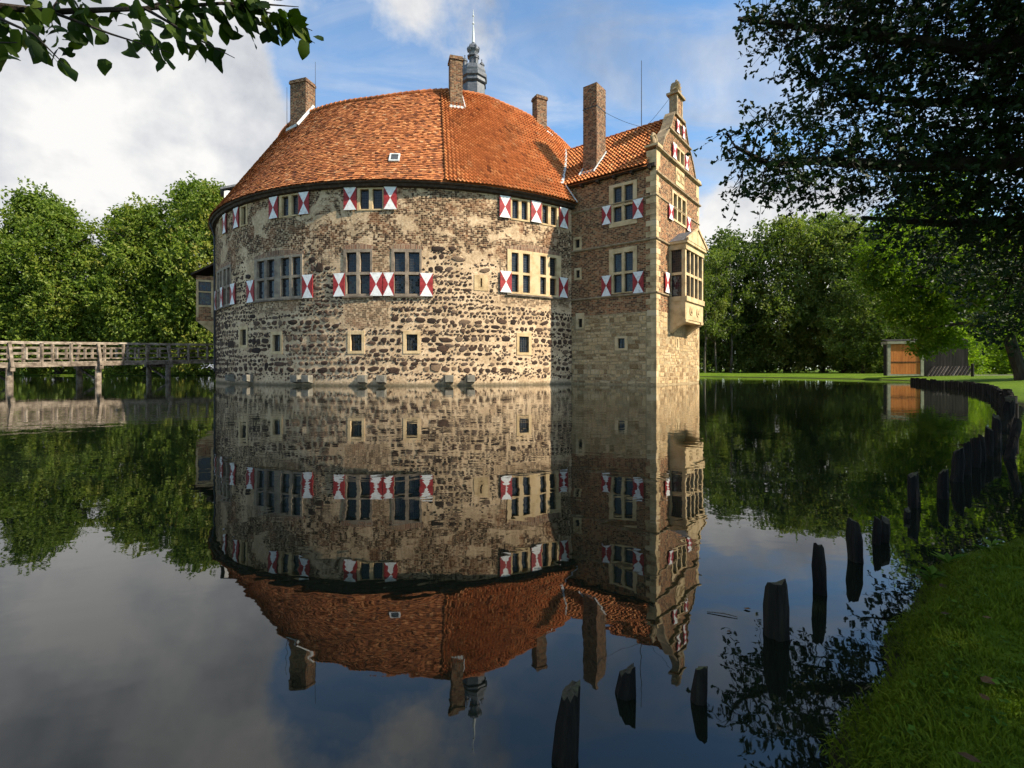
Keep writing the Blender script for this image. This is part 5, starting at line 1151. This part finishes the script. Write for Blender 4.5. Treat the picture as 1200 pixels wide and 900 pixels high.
# ------------------------------------------------------------------ grass and small things on the near bank
def blades(n, x0, x1, y0, y1, hmin, hmax, keep):
    P = np.c_[rng.uniform(x0, x1, n), rng.uniform(y0, y1, n)]; P = P[keep(P)]; s = sdist(P); z = ground_z(P); ok = z > .035; P, z, s = P[ok], z[ok], s[ok]; k = len(P)
    h = .72 * rng.uniform(hmin, hmax, k) * (.75 + .5 * (np.sin(P[:, 0] * 6.3) * np.sin(P[:, 1] * 5.7) > 0)) * (1 + .35 * (s < .10)); a = rng.uniform(0, 2 * np.pi, k); w = rng.uniform(.0012, .0028, k)
    b = np.c_[P, z - .004]; d = np.c_[np.cos(a), np.sin(a), np.zeros(k)]; sd = np.c_[-np.sin(a), np.cos(a), np.zeros(k)]; ln = rng.uniform(.15, .9, k) * h
    mid = b + d * (ln * .35)[:, None] + np.c_[np.zeros((k, 2)), h * .62]; tip = b + d * ln[:, None] + np.c_[np.zeros((k, 2)), h * rng.uniform(.75, 1, k)]
    V = np.stack([b - sd * w[:, None], b + sd * w[:, None], mid - sd * (w * .8)[:, None], mid + sd * (w * .8)[:, None], tip], 1).reshape(-1, 3); o = np.arange(k) * 5
    F = np.concatenate([np.c_[o, o + 1, o + 3], np.c_[o, o + 3, o + 2], np.c_[o + 2, o + 3, o + 4]]); patch = .5 + .5 * np.sin(P[:, 0] * 2.1 + 1.7 * np.sin(P[:, 1] * 1.9)); tint = np.clip(.15 + .3 * patch + .5 * rng.random(k), 0, 1)
    return V, F, np.repeat(tint, 5)
A = blades(190000, .6, 4.2, .9, 4.4, .018, .042, lambda P: (P[:, 0] < P[:, 1] * 1.15 + .4) & (P[:, 0] > P[:, 1] * .5)); B = blades(60000, .6, 9, .3, 8, .025, .055, lambda P: P[:, 0] < P[:, 1] * 1.5 + 1.0)
def fringe(n):
    P = np.c_[rng.uniform(.5, 4.6, n), rng.uniform(.7, 4.2, n)]; z = ground_z(P); sd_ = sdist(P); ok = (z > .015) & (z < .15) & (sd_ < .2); P, z = P[ok], z[ok]; e = .02; k = len(P)
    g = np.c_[sdist(P + [e, 0]) - sdist(P - [e, 0]), sdist(P + [0, e]) - sdist(P - [0, e])]; g = -unit(g) + rng.normal(size=(k, 2)) * .5; g = unit(g)
    h = rng.uniform(.012, .034, k); ln = rng.uniform(.012, .042, k); w = rng.uniform(.0012, .0026, k)[:, None]; b = np.c_[P, z]; d = np.c_[g, np.zeros(k)]; sv = np.c_[-g[:, 1], g[:, 0], np.zeros(k)] * w
    mid = b + d * (ln * .5)[:, None] + np.c_[np.zeros((k, 2)), h * .8]; tip = b + d * ln[:, None] + np.c_[np.zeros((k, 2)), h * rng.uniform(-.4, 1.0, k)]; tip[:, 2] = np.maximum(tip[:, 2], .004)
    V = np.stack([b - sv, b + sv, mid - sv * .8, mid + sv * .8, tip], 1).reshape(-1, 3); o = np.arange(k) * 5
    return V, np.concatenate([np.c_[o, o + 1, o + 3], np.c_[o, o + 3, o + 2], np.c_[o + 2, o + 3, o + 4]]), np.repeat(np.clip(rng.random(k) * .6 + .15, 0, 1), 5)
Cf = fringe(150000)
o = link('grass', np_mesh('grass', np.r_[A[0], B[0], Cf[0]], np.r_[A[1], B[1] + len(A[0]), Cf[1] + len(A[0]) + len(B[0])], GRASS, np.r_[A[2], B[2], Cf[2]])); tag(o, 'short mown grass on the shaded bank in the lower right corner', 'grass', None, 'stuff')
cl = []
n = 900; P = np.c_[rng.uniform(.8, 4, n), rng.uniform(1.1, 4, n)]; P = P[(sdist(P) > .1) & (P[:, 0] < P[:, 1] * 1.1 + .2)]; z = ground_z(P); k = len(P)
V, F = leaf_np(np.repeat(np.c_[P, z + .022], 3, 0) + rng.normal(size=(k * 3, 3)) * .004, unit(np.c_[rng.normal(size=(k * 3, 2)), np.full(k * 3, .2)]), unit(np.c_[rng.normal(size=(k * 3, 2)) * .25, np.ones(k * 3)]), rng.uniform(.010, .022, k * 3), rng.uniform(.010, .018, k * 3), .1)
o = link('clover', np_mesh('clover', V, F, WEED, np.repeat(rng.random(k * 3), 4))); tag(o, 'small round clover leaves scattered through the bank grass', 'clover', None, 'stuff')
def weed(x, y, n, L, label):
    z = float(ground_z([(x, y)])[0]); o = thing('weed', label, 'weed', (x, y, z), 'weeds on the bank'); 
    for k in range(n):
        a = k * 2.4 + random.uniform(-.3, .3); d = np.array([[math.cos(a), math.sin(a), random.uniform(.35, 1.1)]]); d /= np.linalg.norm(d); h = random.uniform(.0, .05)
        V, F = leaf_np(np.array([[x, y, z + h]]), d, np.array([[0, 0, 1.0]]), np.array([L * random.uniform(.7, 1.2)]), np.array([L * .38]), .15); link('leaf', np_mesh('leaf', V, F, WEED, np.full(4, random.random())), o)
weed(1.90, 2.24, 9, .10, 'broad-leaved weed sprouting at the water edge of the bank'); weed(2.08, 2.36, 7, .09, 'second weed tuft a step further along the bank edge'); weed(2.32, 2.40, 6, .08, 'small leafy weed up in the grass behind the edge tufts')
dlm = []
for k in range(4):
    r = random.Random(k); mb = MB(); V = [(0, 0, 0), (.3, -.26, .1), (.65, -.28, .02), (1, 0, .12), (.65, .3, .06), (.3, .24, .14), (.5, 0, -.02)]; mb.add([(a, b, c + r.uniform(-.06, .06)) for a, b, c in V], [(0, 1, 6), (1, 2, 6), (2, 3, 6), (3, 4, 6), (4, 5, 6), (5, 0, 6)], 0, None, .2 + .2 * k); dlm.append(mb.mesh('fallen_leaf', DEADL))
for k, (x, y, sz, lab) in enumerate(((1.82, 2.08, .05, 'curled brown leaf by the weeds at the bank edge'), (1.31, 1.34, .055, 'pale dry leaf lying on the bank grass near the right edge'), (1.21, 1.28, .03, 'small reddish leaf just below the pale dry leaf'), (1.62, 1.67, .03, 'brown leaf in the middle of the bank grass'), (1.52, 1.72, .03, 'dark leaf in the grass left of the brown one'),
                                     (.98, 1.09, .04, 'dark rotting leaf on the grass at the bottom picture edge'), (.99, 2.05, .03, 'dark leaf floating left of the thick jagged post'), (.83, 1.88, .018, 'tiny pale leaf floating beside a twig'))):
    on = sdist([(x, y)])[0] > 0; zz = float(ground_z([(x, y)])[0]) + .028 if on else .004
    o = link('fallen_leaf', dlm[k % 4], None, Matrix.Translation((x, y, zz)) @ Matrix.Rotation(random.uniform(0, 6), 4, 'Z') @ Matrix.Diagonal((sz, sz, sz * .5, 1))); tag(o, lab, 'leaf', 'fallen leaves')
mb = MB(); tube(mb, [(.80, 2.03, .003), (.86, 2.01, .006), (.905, 1.985, .004)], [.002, .0025, .0015], 5); tag(mb.build('floating_twig', BARKB), 'thin pale twig floating on the water left of the thick post', 'twig')
print('tris', sum(len(o.data.loop_triangles) if o.type == 'MESH' else 0 for o in SC.objects), 'objs', len(SC.objects), 'stones', len(stones))
